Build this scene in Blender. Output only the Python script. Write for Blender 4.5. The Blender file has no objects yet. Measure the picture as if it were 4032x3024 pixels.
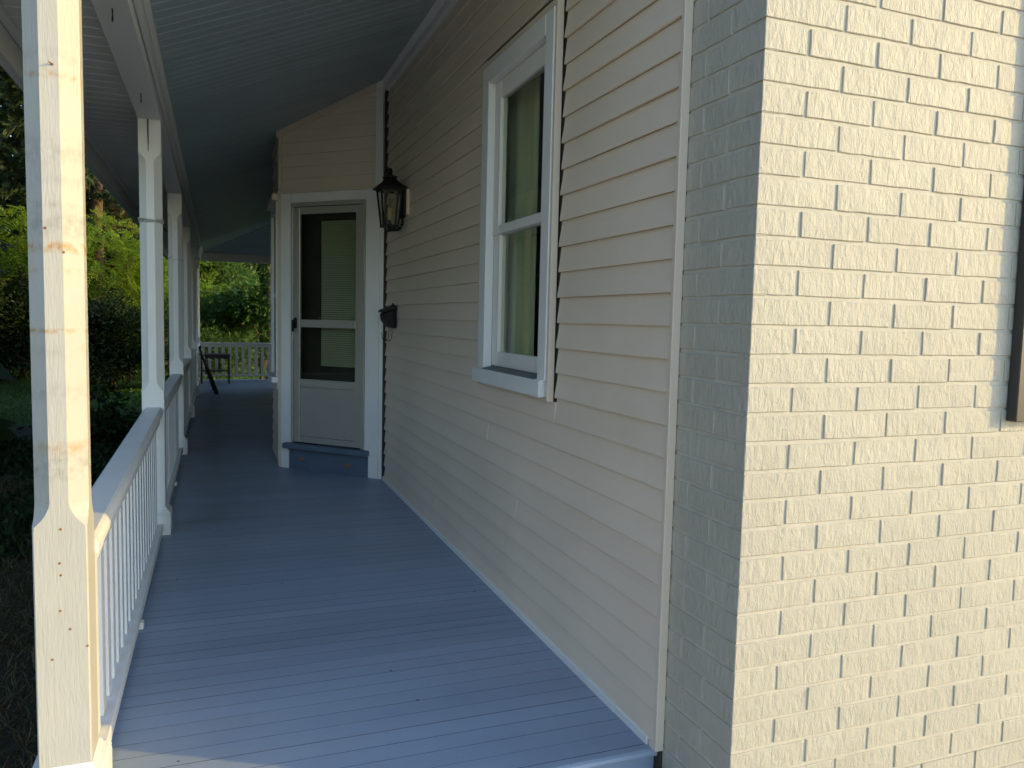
import bpy, bmesh, math, random
import numpy as np
from mathutils import Vector, Matrix

random.seed(7)
rng = np.random.default_rng(7)
sc = bpy.context.scene
C = sc.collection
R = math.radians

# ------------------------------------------------------------------ camera
yaw, pitch, roll = R(20.75), R(4.641), R(-1.352)
fwd = Vector((math.sin(yaw)*math.cos(pitch), math.cos(yaw)*math.cos(pitch), -math.sin(pitch)))
rt0 = Vector((math.cos(yaw), -math.sin(yaw), 0)); up0 = rt0.cross(fwd)
rt = rt0*math.cos(roll) - up0*math.sin(roll); up = up0*math.cos(roll) + rt0*math.sin(roll)
cd = bpy.data.cameras.new('camera'); cam = bpy.data.objects.new('camera', cd); C.objects.link(cam)
cam.matrix_world = Matrix(((rt.x, up.x, -fwd.x, -1.14), (rt.y, up.y, -fwd.y, 0.0), (rt.z, up.z, -fwd.z, 1.181), (0, 0, 0, 1)))
cd.sensor_width = 36; cd.lens = 27.42; cd.clip_start = .05; cd.clip_end = 600
sc.camera = cam

# ------------------------------------------------------------------ light
SUN_EL, SUN_ROT = R(17.0), R(118.5)
world = bpy.data.worlds.new('World'); sc.world = world; world.use_nodes = True
wn = world.node_tree.nodes; wl = world.node_tree.links
sky = wn.new('ShaderNodeTexSky'); sky.sky_type = 'NISHITA'; sky.sun_disc = False
sky.sun_elevation = SUN_EL; sky.sun_rotation = SUN_ROT; sky.air_density = 1.0; sky.dust_density = 0.5; sky.ozone_density = 1.3
wl.new(sky.outputs[0], wn['Background'].inputs[0]); wn['Background'].inputs[1].default_value = .15
sl = bpy.data.lights.new('sun', 'SUN'); sl.energy = 2.0; sl.angle = R(.5); sl.color = (.60, .43, .145)
so = bpy.data.objects.new('sun', sl); C.objects.link(so)
sdir = Vector((math.sin(SUN_ROT)*math.cos(SUN_EL), math.cos(SUN_ROT)*math.cos(SUN_EL), math.sin(SUN_EL)))
so.rotation_euler = sdir.to_track_quat('Z', 'Y').to_euler(); so.location = (6, -6, 8)
vs = sc.view_settings; vs.view_transform = 'Standard'; vs.look = 'None'; vs.gamma = 1; vs.use_curve_mapping = False
vs.exposure = 1.62

# ------------------------------------------------------------------ materials
def mat(name, base, rough=.6, var=.08, vscale=3.0, bump=0, bscale=40, bdist=.003, stretch=(1, 1, 1), spec=.5, second=None, sscale=2.0, sthr=(.45, .7), objvar=0, detail=4, metal=0, tint=None):
    m = bpy.data.materials.new(name); m.use_nodes = True
    n = m.node_tree.nodes; l = m.node_tree.links; b = n['Principled BSDF']
    b.inputs['Roughness'].default_value = rough; b.inputs['Specular IOR Level'].default_value = spec; b.inputs['Metallic'].default_value = metal
    g = n.new('ShaderNodeNewGeometry'); mp = n.new('ShaderNodeMapping'); l.new(g.outputs['Position'], mp.inputs[0]); mp.inputs['Scale'].default_value = stretch
    nz = n.new('ShaderNodeTexNoise'); nz.inputs['Scale'].default_value = vscale; nz.inputs['Detail'].default_value = detail; l.new(mp.outputs[0], nz.inputs[0])
    ramp = n.new('ShaderNodeMapRange'); l.new(nz.outputs[0], ramp.inputs[0]); ramp.inputs[1].default_value = .25; ramp.inputs[2].default_value = .75
    ramp.inputs[3].default_value = 1-var; ramp.inputs[4].default_value = 1+var
    hs = n.new('ShaderNodeHueSaturation'); hs.inputs['Color'].default_value = (*base, 1); l.new(ramp.outputs[0], hs.inputs['Value'])
    col = hs.outputs[0]
    if objvar:
        oi = n.new('ShaderNodeObjectInfo'); r2 = n.new('ShaderNodeMapRange'); l.new(oi.outputs['Random'], r2.inputs[0]); r2.inputs[3].default_value = 1-objvar; r2.inputs[4].default_value = 1+objvar
        h2 = n.new('ShaderNodeHueSaturation'); l.new(col, h2.inputs['Color']); l.new(r2.outputs[0], h2.inputs['Value']); col = h2.outputs[0]
    if second:
        n2 = n.new('ShaderNodeTexNoise'); n2.inputs['Scale'].default_value = sscale; n2.inputs['Detail'].default_value = 6; n2.inputs['Roughness'].default_value = .65; l.new(mp.outputs[0], n2.inputs[0])
        r3 = n.new('ShaderNodeMapRange'); l.new(n2.outputs[0], r3.inputs[0]); r3.inputs[1].default_value = sthr[0]; r3.inputs[2].default_value = sthr[1]
        mx = n.new('ShaderNodeMix'); mx.data_type = 'RGBA'; l.new(r3.outputs[0], mx.inputs[0]); l.new(col, mx.inputs[6]); mx.inputs[7].default_value = (*second, 1); col = mx.outputs[2]
    l.new(col, b.inputs['Base Color'])
    if bump:
        nb = n.new('ShaderNodeTexNoise'); nb.inputs['Scale'].default_value = bscale; nb.inputs['Detail'].default_value = 5; l.new(mp.outputs[0], nb.inputs[0])
        bp = n.new('ShaderNodeBump'); bp.inputs['Strength'].default_value = bump; bp.inputs['Distance'].default_value = bdist; l.new(nb.outputs[0], bp.inputs['Height']); l.new(bp.outputs[0], b.inputs['Normal'])
    m['col'] = 1
    return m

def colsock(m):
    b = m.node_tree.nodes['Principled BSDF']
    return b, b.inputs['Base Color'].links[0].from_socket

M = {}
M['white'] = mat('white_paint', (.78, .77, .745), .45, .05, 6, .25, 60, .002, (1, 1, .15), second=(.52, .50, .46), sscale=5, sthr=(.62, .85))
M['trim'] = mat('trim_paint', (.78, .78, .77), .4, .05, 5, .15, 30, .001, (1, 1, .3), second=(.6, .59, .56), sscale=3, sthr=(.6, .85))
M['siding'] = mat('vinyl_siding', (.76, .645, .525), .40, .05, 2.2, .35, 3.5, .004, (1, 1, 1), spec=.4, second=(.71, .60, .475), sscale=1.6, sthr=(.55, .8), objvar=.025)
M['vtrim'] = mat('vinyl_trim', (.70, .60, .485), .4, .04, 3)
M['brickpaint'] = mat('brick_paint', (.45, .425, .355), .62, .05, 5, 0, objvar=.02, second=(.39, .365, .30), sscale=9, sthr=(.6, .85))
M['mortar'] = mat('mortar_paint', (.50, .47, .40), .75, .1, 20, .5, 90, .003)
M['floor'] = mat('floor_paint', (.285, .35, .46), .46, .12, 1.2, .3, 25, .0014, (.35, 2.5, 1), second=(.33, .39, .48), sscale=3.5, sthr=(.48, .75), objvar=.06)
M['seam'] = mat('dark_seam', (.07, .085, .11), .8, .2, 20)
M['sill'] = mat('threshold_paint', (.10, .14, .20), .5, .15, 6, .3, 40, .002)
M['ceil'] = mat('ceiling_paint', (.34, .40, .42), .5, .10, 2, .3, 20, .002, (.4, 4, 1), objvar=.05)
M['soffit'] = mat('soffit_paint', (.58, .57, .53), .55, .06, 2, objvar=.04)
M['beam'] = mat('beam_paint', (.70, .69, .65), .5, .08, 3, .2, 25, .002, (1, .15, 1), second=(.45, .43, .38), sscale=3, sthr=(.58, .85))
M['gap'] = mat('dark_sheathing', (.05, .036, .026), .9, .2, 6)
M['alum'] = mat('door_aluminium', (.47, .45, .41), .32, .06, 3, spec=.6, metal=.35)
M['black'] = mat('black_metal', (.008, .008, .009), .5, .2, 20, .2, 60, .001, spec=.25)
M['darkwood'] = mat('dark_wood', (.018, .013, .010), .45, .3, 5, .3, 30, .002, (1, 1, .2))
M['rust'] = mat('rusty_iron', (.30, .13, .05), .9, .3, 60)
M['ground'] = mat('ground_soil', (.024, .02, .012), .95, .3, 1.5, .8, 18, .03, second=(.03, .03, .014), sscale=.7, sthr=(.4, .65))
M['lawn'] = mat('lawn_grass', (.045, .095, .022), .9, .35, 1.2, .8, 30, .04, second=(.06, .115, .026), sscale=.35, sthr=(.4, .7))
M['bark'] = mat('tree_bark', (.10, .065, .04), .95, .35, 4, 1.0, 14, .03, (1, 1, .25))
M['paleb'] = mat('pale_bark', (.34, .32, .29), .9, .25, 5, 1.0, 16, .03, (1, 1, .4), second=(.17, .16, .13), sscale=4)
M['inner'] = mat('interior_dark', (.035, .03, .027), .8, .2, 3)
M['blind'] = mat('blind_slats', (.42, .42, .33), .6, .08, 3)
M['curtain'] = mat('curtain_cloth', (.66, .67, .55), .9, .14, 6, stretch=(1, 3, .3))
M['shutter'] = mat('shutter_paint', (.035, .035, .030), .4, .1, 8)
M['cream'] = mat('candle_tube', (.5, .38, .2), .6)
M['shed'] = mat('pale_wall', (.30, .33, .35), .8, .06, 2)
M['roofing'] = mat('roof_shingles', (.06, .055, .05), .9, .2, 6)
M['plaster'] = mat('cement_patch', (.52, .53, .51), .8, .08, 12, .6, 40, .006)
M['wire'] = mat('grey_wire', (.42, .41, .39), .6)
M['bounce_pave'] = mat('bounce_concrete', (.50, .43, .34), .9, .12, 3, .4, 30, .004)  # ground colour of the added bounce surface out of view

# scuffs and specks on the floor paint
def floor_specks(m):
    n = m.node_tree.nodes; l = m.node_tree.links; b, col = colsock(m)
    g = n.new('ShaderNodeNewGeometry')
    for sc_, thr, c in ((9, .045, (.06, .07, .09)), (5.3, .022, (.6, .6, .58)), (23, .05, (.16, .20, .28))):
        v = n.new('ShaderNodeTexVoronoi'); v.inputs['Scale'].default_value = sc_; l.new(g.outputs['Position'], v.inputs[0])
        r_ = n.new('ShaderNodeMath'); r_.operation = 'LESS_THAN'; l.new(v.outputs['Distance'], r_.inputs[0]); r_.inputs[1].default_value = thr
        mx = n.new('ShaderNodeMix'); mx.data_type = 'RGBA'; l.new(r_.outputs[0], mx.inputs[0]); l.new(col, mx.inputs[6]); mx.inputs[7].default_value = (*c, 1); col = mx.outputs[2]
    mp = n.new('ShaderNodeMapping'); l.new(g.outputs['Position'], mp.inputs[0]); mp.inputs['Scale'].default_value = (1.2, .5, 1)
    nz = n.new('ShaderNodeTexNoise'); nz.inputs['Scale'].default_value = 3.2; nz.inputs['Detail'].default_value = 9; nz.inputs['Roughness'].default_value = .72; l.new(mp.outputs[0], nz.inputs[0])
    rr = n.new('ShaderNodeMapRange'); l.new(nz.outputs[0], rr.inputs[0]); rr.inputs[1].default_value = .52; rr.inputs[2].default_value = .72; rr.inputs[3].default_value = 0; rr.inputs[4].default_value = .45
    mx = n.new('ShaderNodeMix'); mx.data_type = 'RGBA'; l.new(rr.outputs[0], mx.inputs[0]); l.new(col, mx.inputs[6]); mx.inputs[7].default_value = (.24, .29, .38, 1)
    l.new(mx.outputs[2], b.inputs['Base Color'])
floor_specks(M['floor'])

# rough brush and roller marks in the brick paint
def brick_bump(m):
    n = m.node_tree.nodes; l = m.node_tree.links; b = n['Principled BSDF']
    g = n.new('ShaderNodeNewGeometry'); oi = n.new('ShaderNodeObjectInfo')
    ad = n.new('ShaderNodeVectorMath'); ad.operation = 'MULTIPLY_ADD'; l.new(oi.outputs['Random'], ad.inputs[0]); ad.inputs[1].default_value = (7, 5, 3); l.new(g.outputs['Position'], ad.inputs[2])
    rot = n.new('ShaderNodeMapping'); l.new(ad.outputs[0], rot.inputs[0]); rot.inputs['Rotation'].default_value = (0, .35, 0); rot.inputs['Scale'].default_value = (1, 1, .38)
    n1 = n.new('ShaderNodeTexNoise'); n1.inputs['Scale'].default_value = 105; n1.inputs['Detail'].default_value = 4; n1.inputs['Roughness'].default_value = .6; n1.inputs['Distortion'].default_value = .8; l.new(rot.outputs[0], n1.inputs[0])
    n2 = n.new('ShaderNodeTexNoise'); n2.inputs['Scale'].default_value = 22; n2.inputs['Detail'].default_value = 3; l.new(ad.outputs[0], n2.inputs[0])
    v = n.new('ShaderNodeTexVoronoi'); v.inputs['Scale'].default_value = 60; l.new(rot.outputs[0], v.inputs[0])
    a = n.new('ShaderNodeMath'); a.operation = 'MULTIPLY_ADD'; l.new(n1.outputs[0], a.inputs[0]); a.inputs[1].default_value = .8; 
    a2 = n.new('ShaderNodeMath'); a2.operation = 'MULTIPLY_ADD'; l.new(n2.outputs[0], a2.inputs[0]); a2.inputs[1].default_value = .6
    a3 = n.new('ShaderNodeMath'); a3.operation = 'MULTIPLY'; l.new(v.outputs[0], a3.inputs[0]); a3.inputs[1].default_value = .35
    l.new(a3.outputs[0], a2.inputs[2]); l.new(a2.outputs[0], a.inputs[2])
    bp = n.new('ShaderNodeBump'); bp.inputs['Strength'].default_value = 1.0; bp.inputs['Distance'].default_value = .0042; l.new(a.outputs[0], bp.inputs['Height']); l.new(bp.outputs[0], b.inputs['Normal'])
brick_bump(M['brickpaint'])

# the near post: peeling white paint, rust and dirt bands of their own at fixed heights
def worn_post():
    m = mat('worn_white_paint', (.47, .455, .41), .5, .05, 6)
    n = m.node_tree.nodes; l = m.node_tree.links; b, col = colsock(m)
    g = n.new('ShaderNodeNewGeometry'); sep = n.new('ShaderNodeSeparateXYZ'); l.new(g.outputs['Position'], sep.inputs[0])
    mp = n.new('ShaderNodeMapping'); l.new(g.outputs['Position'], mp.inputs[0]); mp.inputs['Scale'].default_value = (1, 1, .12)
    nb = n.new('ShaderNodeTexNoise'); nb.inputs['Scale'].default_value = 190; nb.inputs['Detail'].default_value = 4; nb.inputs['Distortion'].default_value = .6; l.new(mp.outputs[0], nb.inputs[0])
    bp = n.new('ShaderNodeBump'); bp.inputs['Strength'].default_value = .55; bp.inputs['Distance'].default_value = .0022; l.new(nb.outputs[0], bp.inputs['Height']); l.new(bp.outputs[0], b.inputs['Normal'])
    def band(zc, w, c, amt, col, sx=50, sz=12):
        d = n.new('ShaderNodeMath'); d.operation = 'SUBTRACT'; l.new(sep.outputs[2], d.inputs[0]); d.inputs[1].default_value = zc
        ab = n.new('ShaderNodeMath'); ab.operation = 'ABSOLUTE'; l.new(d.outputs[0], ab.inputs[0])
        mr = n.new('ShaderNodeMapRange'); l.new(ab.outputs[0], mr.inputs[0]); mr.inputs[1].default_value = 0; mr.inputs[2].default_value = w; mr.inputs[3].default_value = 1; mr.inputs[4].default_value = 0
        m2 = n.new('ShaderNodeMapping'); l.new(g.outputs['Position'], m2.inputs[0]); m2.inputs['Scale'].default_value = (sx, sx, sz*4); m2.inputs['Location'].default_value = (zc*7, 0, zc*3)
        nz = n.new('ShaderNodeTexNoise'); nz.inputs['Scale'].default_value = 1.0; nz.inputs['Detail'].default_value = 5; l.new(m2.outputs[0], nz.inputs[0])
        r = n.new('ShaderNodeMapRange'); l.new(nz.outputs[0], r.inputs[0]); r.inputs[1].default_value = .40; r.inputs[2].default_value = .62
        mu = n.new('ShaderNodeMath'); mu.operation = 'MULTIPLY'; l.new(mr.outputs[0], mu.inputs[0]); l.new(r.outputs[0], mu.inputs[1])
        mu2 = n.new('ShaderNodeMath'); mu2.operation = 'MULTIPLY'; l.new(mu.outputs[0], mu2.inputs[0]); mu2.inputs[1].default_value = amt*.85
        mx = n.new('ShaderNodeMix'); mx.data_type = 'RGBA'; l.new(mu2.outputs[0], mx.inputs[0]); l.new(col, mx.inputs[6]); mx.inputs[7].default_value = (*c, 1)
        return mx.outputs[2]
    grey = (.30, .28, .25); rust = (.42, .24, .09)
    for zc, w, c, a in ((1.316, .016, rust, 1.3), (1.352, .022, grey, .7), (1.375, .02, grey, .8), (1.405, .012, grey, .7), (1.265, .01, rust, .5), (1.135, .008, rust, 1.1),
                        (1.09, .02, grey, .35), (1.00, .03, grey, .5), (.875, .02, rust, .8), (.835, .05, grey, .8), (1.52, .05, grey, .6), (1.68, .012, rust, .8), (1.72, .02, grey, .5), (1.46, .02, grey, .4)):
        col = band(zc, w, c, a, col)
    l.new(col, b.inputs['Base Color'])
    return m
M['worn'] = worn_post()

def glass_mat(name, tint=(1, 1, 1), rough=.0):
    m = bpy.data.materials.new(name); m.use_nodes = True; n = m.node_tree.nodes; l = m.node_tree.links
    n.remove(n['Principled BSDF'])
    t = n.new('ShaderNodeBsdfTransparent'); t.inputs[0].default_value = (*tint, 1)
    gl = n.new('ShaderNodeBsdfGlossy'); gl.inputs['Roughness'].default_value = rough
    g = n.new('ShaderNodeNewGeometry'); dt = n.new('ShaderNodeVectorMath'); dt.operation = 'DOT_PRODUCT'; l.new(g.outputs['Incoming'], dt.inputs[0]); l.new(g.outputs['Normal'], dt.inputs[1])
    ab = n.new('ShaderNodeMath'); ab.operation = 'ABSOLUTE'; l.new(dt.outputs['Value'], ab.inputs[0])
    om = n.new('ShaderNodeMath'); om.operation = 'SUBTRACT'; om.inputs[0].default_value = 1; l.new(ab.outputs[0], om.inputs[1])
    pw = n.new('ShaderNodeMath'); pw.operation = 'POWER'; l.new(om.outputs[0], pw.inputs[0]); pw.inputs[1].default_value = 5
    fr = n.new('ShaderNodeMath'); fr.operation = 'MULTIPLY_ADD'; l.new(pw.outputs[0], fr.inputs[0]); fr.inputs[1].default_value = .96; fr.inputs[2].default_value = .04
    mx = n.new('ShaderNodeMixShader'); l.new(fr.outputs[0], mx.inputs[0]); l.new(t.outputs[0], mx.inputs[1]); l.new(gl.outputs[0], mx.inputs[2])
    l.new(mx.outputs[0], n['Material Output'].inputs[0])
    return m
M['glass'] = glass_mat('window_glass', (.86, .90, .84))
M['lglass'] = glass_mat('lantern_glass', (.80, .80, .74), .12)

def leaf_mat(name, c1, c2, trans=.35, tcol=None):
    m = bpy.data.materials.new(name); m.use_nodes = True; n = m.node_tree.nodes; l = m.node_tree.links
    b = n['Principled BSDF']; b.inputs['Roughness'].default_value = .55; b.inputs['Specular IOR Level'].default_value = .3
    g = n.new('ShaderNodeNewGeometry'); mx = n.new('ShaderNodeMix'); mx.data_type = 'RGBA'
    l.new(g.outputs['Random Per Island'], mx.inputs[0]); mx.inputs[6].default_value = (*c1, 1); mx.inputs[7].default_value = (*c2, 1)
    l.new(mx.outputs[2], b.inputs['Base Color'])
    tr = n.new('ShaderNodeBsdfTranslucent')
    hs = n.new('ShaderNodeHueSaturation'); l.new(mx.outputs[2], hs.inputs['Color']); hs.inputs['Value'].default_value = 1.5; hs.inputs['Hue'].default_value = .485; l.new(hs.outputs[0], tr.inputs[0])
    ms = n.new('ShaderNodeMixShader'); ms.inputs[0].default_value = trans; l.new(b.outputs[0], ms.inputs[1]); l.new(tr.outputs[0], ms.inputs[2])
    l.new(ms.outputs[0], n['Material Output'].inputs[0])
    return m
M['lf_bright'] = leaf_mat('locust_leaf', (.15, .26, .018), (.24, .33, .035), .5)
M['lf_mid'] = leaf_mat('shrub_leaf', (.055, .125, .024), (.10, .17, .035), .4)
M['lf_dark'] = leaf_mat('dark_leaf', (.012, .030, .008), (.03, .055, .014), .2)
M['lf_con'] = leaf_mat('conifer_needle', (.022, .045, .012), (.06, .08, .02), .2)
M['lf_dead'] = leaf_mat('dead_needle', (.12, .075, .03), (.16, .12, .05), .3)
M['lf_ivy'] = leaf_mat('ivy_leaf', (.05, .13, .022), (.09, .17, .03), .3)
M['blade'] = leaf_mat('grass_blade', (.045, .06, .018), (.14, .10, .05), .25)
M['blade2'] = leaf_mat('lawn_blade', (.045, .11, .02), (.075, .14, .03), .3)

# ------------------------------------------------------------------ helpers
class MB:
    def __init__(s): s.v = []; s.f = []
    def box(s, a, b, xf=None):
        i = len(s.v); p = [(x, y, z) for z in (a[2], b[2]) for y in (a[1], b[1]) for x in (a[0], b[0])]
        s.v += [tuple(xf(*q)) for q in p] if xf else p
        for q in ((0, 2, 3, 1), (4, 5, 7, 6), (0, 1, 5, 4), (1, 3, 7, 5), (3, 2, 6, 7), (2, 0, 4, 6)): s.f.append(tuple(i+k for k in q))
        return s
    def prism(s, prof, ext, axis, xf=None):
        """prof: 2D points, extruded between ext[0]..ext[1] along axis (0,1,2); prof fills the other two axes in order"""
        i = len(s.v); n = len(prof)
        for e in ext:
            for p in prof:
                q = list(p); q.insert(axis, e); s.v.append(tuple(xf(*q)) if xf else tuple(q))
        s.f.append(tuple(range(i, i+n))); s.f.append(tuple(range(i+2*n-1, i+n-1, -1)))
        for k in range(n): s.f.append((i+k, i+(k+1) % n, i+n+(k+1) % n, i+n+k))
        return s
    def quad(s, a, b, c, d):
        i = len(s.v); s.v += [tuple(a), tuple(b), tuple(c), tuple(d)]; s.f.append((i, i+1, i+2, i+3)); return s
    def tube(s, pts, r, n=6, r2=None, cap=True):
        pts = [Vector(p) for p in pts]; i0 = len(s.v); L = len(pts)
        for k, p in enumerate(pts):
            t = (pts[min(k+1, L-1)] - pts[max(k-1, 0)]).normalized()
            a = t.cross(Vector((0, 0, 1)) if abs(t.z) < .9 else Vector((1, 0, 0))).normalized(); b = t.cross(a)
            rr = (r[k] if isinstance(r, (list, tuple)) else (r if r2 is None else r + (r2-r)*k/(L-1)))
            for j in range(n):
                q = p + (a*math.cos(2*math.pi*j/n) + b*math.sin(2*math.pi*j/n))*rr; s.v.append(tuple(q))
        for k in range(L-1):
            for j in range(n):
                s.f.append((i0+k*n+j, i0+k*n+(j+1) % n, i0+(k+1)*n+(j+1) % n, i0+(k+1)*n+j))
        if cap:
            s.f.append(tuple(i0+j for j in range(n-1, -1, -1))); s.f.append(tuple(i0+(L-1)*n+j for j in range(n)))
        return s
    def lathe(s, prof, c, n=12, axis=2):
        i0 = len(s.v)
        for (r, z) in prof:
            for j in range(n): s.v.append((c[0]+r*math.cos(2*math.pi*j/n), c[1]+r*math.sin(2*math.pi*j/n), c[2]+z))
        for k in range(len(prof)-1):
            for j in range(n): s.f.append((i0+k*n+j, i0+k*n+(j+1) % n, i0+(k+1)*n+(j+1) % n, i0+(k+1)*n+j))
        s.f.append(tuple(i0+j for j in range(n-1, -1, -1))); s.f.append(tuple(i0+(len(prof)-1)*n+j for j in range(n)))
        return s
    def mesh(s, name, m, bevel=0, smooth=False, seg=1):
        me = bpy.data.meshes.new(name); bm = bmesh.new()
        vv = [bm.verts.new(p) for p in s.v]
        for f in s.f:
            try: bm.faces.new([vv[k] for k in f])
            except ValueError: pass
        bmesh.ops.recalc_face_normals(bm, faces=bm.faces[:])
        if bevel: bmesh.ops.bevel(bm, geom=bm.edges[:], offset=bevel, segments=seg, affect='EDGES', clamp_overlap=True)
        bm.to_mesh(me); bm.free(); me.materials.append(m)
        if smooth:
            for p in me.polygons: p.use_smooth = True
        return me
    def build(s, name, m, parent=None, bevel=0, smooth=False, loc=None, seg=1):
        return put(name, s.mesh(name, m, bevel, smooth, seg), parent, loc)

def wloc(o):
    p = Vector((0, 0, 0))
    while o: p += o.location; o = o.parent
    return p
def put(name, me, parent=None, loc=None):
    """link a mesh object; world position = loc (default: mesh is in world coordinates)"""
    o = bpy.data.objects.new(name, me); C.objects.link(o)
    w = Vector(loc) if loc is not None else Vector((0, 0, 0))
    if parent: o.parent = parent; w = w - wloc(parent)
    o.location = w
    return o
def thing(name, label, cat, loc=(0, 0, 0), group=None, kind=None):
    o = bpy.data.objects.new(name, None); C.objects.link(o); o.location = loc; o.empty_display_size = .1
    return tag(o, label, cat, group, kind)
def tag(o, label=None, cat=None, group=None, kind=None):
    if label: o['label'] = label
    if cat: o['category'] = cat
    if group: o['group'] = group
    if kind: o['kind'] = kind
    return o
def dup_thing(root, loc, label):
    r = root.copy(); C.objects.link(r); r.location = loc; r['label'] = label
    for ch in root.children:
        c = ch.copy(); C.objects.link(c); c.parent = r
        for g in ch.children:
            d = g.copy(); C.objects.link(d); d.parent = c
    return r

# ------------------------------------------------------------------ ground
GZ = -.52
MB().quad((-150, -120, GZ), (150, -120, GZ), (150, 250, GZ), (-150, 250, GZ)).build('ground', M['lawn'])['kind'] = 'structure'
MB().quad((-7.5, 1.0, GZ+.006), (-1.5, 1.0, GZ+.006), (-1.5, 13.0, GZ+.006), (-7.5, 13.2, GZ+.006)).build('soil_bed', M['ground'])['kind'] = 'structure'
MB().box((-5.5, -9, GZ-.05), (9, 1.30, GZ+.02)).build('bounce_paving', M['bounce_pave'])['kind'] = 'structure'  # unseen paving, made wide and pale to bounce warm light onto the walls

# ------------------------------------------------------------------ porch floor
floor = thing('porch_floor', None, None, (-.75, 8, 0), kind='structure')
FX0 = -1.545
def board_mesh(L, w, t, axis=0, ch=.0007):
    # a plank of length L along axis, width w, top at z=0, eased top edges
    mb = MB(); mb.box((0, -w/2, -t), (L, w/2, 0)); return mb
def dark_sides(me):
    me.materials.append(M['seam'])  # board sides coloured dark so the open gaps read as dark seams
    for p in me.polygons:
        if abs(p.normal.z) < .5: p.material_index = 1
    return me
fbs = [dark_sides(board_mesh(1.545, w_, .024).mesh('floor_board', M['floor'])) for w_ in (.0712, .0718, .0722, .0726)]
fbl = dark_sides(board_mesh(5.0, .0720, .024).mesh('floor_board_long', M['floor']))
MB().box((FX0+.06, 1.84, -.05), (.0, 14.99, -.0245)).build('underside', M['gap'], floor)
pitchb = .0736
y = 1.835 + pitchb/2
MB().prism([(1.835-.001, -.024), (1.835-.001, -.002), (1.833, 0), (1.808, 0), (1.800, -.004), (1.797, -.012), (1.800, -.020), (1.808, -.024)], (FX0, .0), 0).build('nosing', M['floor'], floor)
while y < 15.0:
    o = put('floor_board', random.choice(fbs) if y < 13.3 else fbl, floor, (FX0, y, random.uniform(-.0004, 0))); y += pitchb
MB().box((FX0+.03, 1.835, -.19), (FX0+.055, 15.0, -.026)).build('rim_board', M['white'], floor)
MB().box((FX0+.06, 1.815, -.175), (.0, 1.835, -.026)).build('riser', M['floor'], floor)
MB().box((FX0+.03, 15.0, -.19), (3.4, 15.02, -.026)).build('end_board', M['white'], floor)
for yy in (2.0, 4.5, 7.0, 9.5, 12.0, 14.8): MB().box((FX0+.06, yy, GZ), (FX0+.24, yy+.2, -.19)).build('pier', M['mortar'], floor)
step = thing('porch_step', 'blue painted wooden step below the front edge of the porch floor', 'step', (-.7, 1.6, GZ))
for k in range(3): board_mesh(1.46, .115, .03).build('tread_board', M['floor'], step, loc=(-1.46, 1.50+k*.1165, -.175))
MB().box((-1.44, 1.45, GZ), (-.02, 1.47, -.206)).build('step_riser', M['floor'], step)
MB().box((-1.44, 1.47, GZ), (-1.41, 1.80, -.206)).box((-.05, 1.47, GZ), (-.02, 1.80, -.206)).build('stringer', M['floor'], step)

# ------------------------------------------------------------------ house
house = thing('house', 'tan vinyl sided house with painted brick corner and angled entry bay', 'house', (4, 7.5, GZ))
WZ = 6.3
w = MB()
def wall_hole(mb, x0, x1, y0, y1, z0, z1, hy0, hy1, hz0, hz1):
    mb.box((x0, y0, z0), (x1, hy0, z1)); mb.box((x0, hy1, z0), (x1, y1, z1)); mb.box((x0, hy0, z0), (x1, hy1, hz0)); mb.box((x0, hy0, hz1), (x1, hy1, z1))
wall_hole(w, .0035, .06, 1.79, 5.605, GZ, WZ, 2.67, 3.285, .97, 2.21)
w.box((.0035, 7.73, GZ), (.06, 13.3, WZ))
w.box((.0035, 5.605, 2.95), (.06, 7.73, WZ))
w.box((.06, 13.24, GZ), (5.5, 13.3, WZ)); w.box((5.44, 1.6, GZ), (5.5, 13.24, WZ))
w.box((.06, 1.8, 2.95), (5.44, 13.24, 3.0)); w.box((.06, 1.8, -.1), (5.44, 13.24, -.06))
w.box((2.6, 1.8, -.06), (2.64, 13.24, 2.95))
w.build('wall', M['gap'], house)
# walls of the bay (door wall has its opening)
S2 = math.sqrt(.5); DC = 5.605
def DW(w_, d, z): return (-w_*S2 - d*S2, DC + w_*S2 - d*S2, z)
b = MB()
for a0, a1, z0, z1 in ((0, .165, GZ, 2.03), (.845, .965, GZ, 2.03), (0, .965, 2.03, 3.0), (.165, .845, GZ, .0)):
    b.box((a0, -.05, z0), (a1, -.004, z1), DW)
b.build('bay_wall', M['gap'], house)
BX, BY0, BY1 = -.684, 6.287, 7.05
b = MB()
wall_hole(b, BX+.004, BX+.05, BY0+.02, BY1, GZ, 3.0, 6.46, 6.92, .72, 1.98)
b.prism([(BX+.004, BY1), (BX+.05, BY1), (.0, BY1+.684), (-.05, BY1+.684)], (GZ, 3.0), 2)
b.build('bay_wall', M['gap'], house)
# gable roof out of view, added for the shadow the house casts
rf = MB()
rf.prism([(-.4, WZ-.1), (2.75, WZ+1.9), (5.9, WZ-.1), (5.9, WZ-.25), (2.75, WZ+1.75), (-.4, WZ-.25)], (1.3, 13.6), 1)
rf.build('roof', M['roofing'], house)
MB().prism([(.02, WZ), (5.48, WZ), (2.75, WZ+1.65)], (1.6, 1.66), 1).prism([(.02, WZ), (5.48, WZ), (2.75, WZ+1.65)], (13.2, 13.26), 1).build('gable', M['siding'], house)

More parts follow.
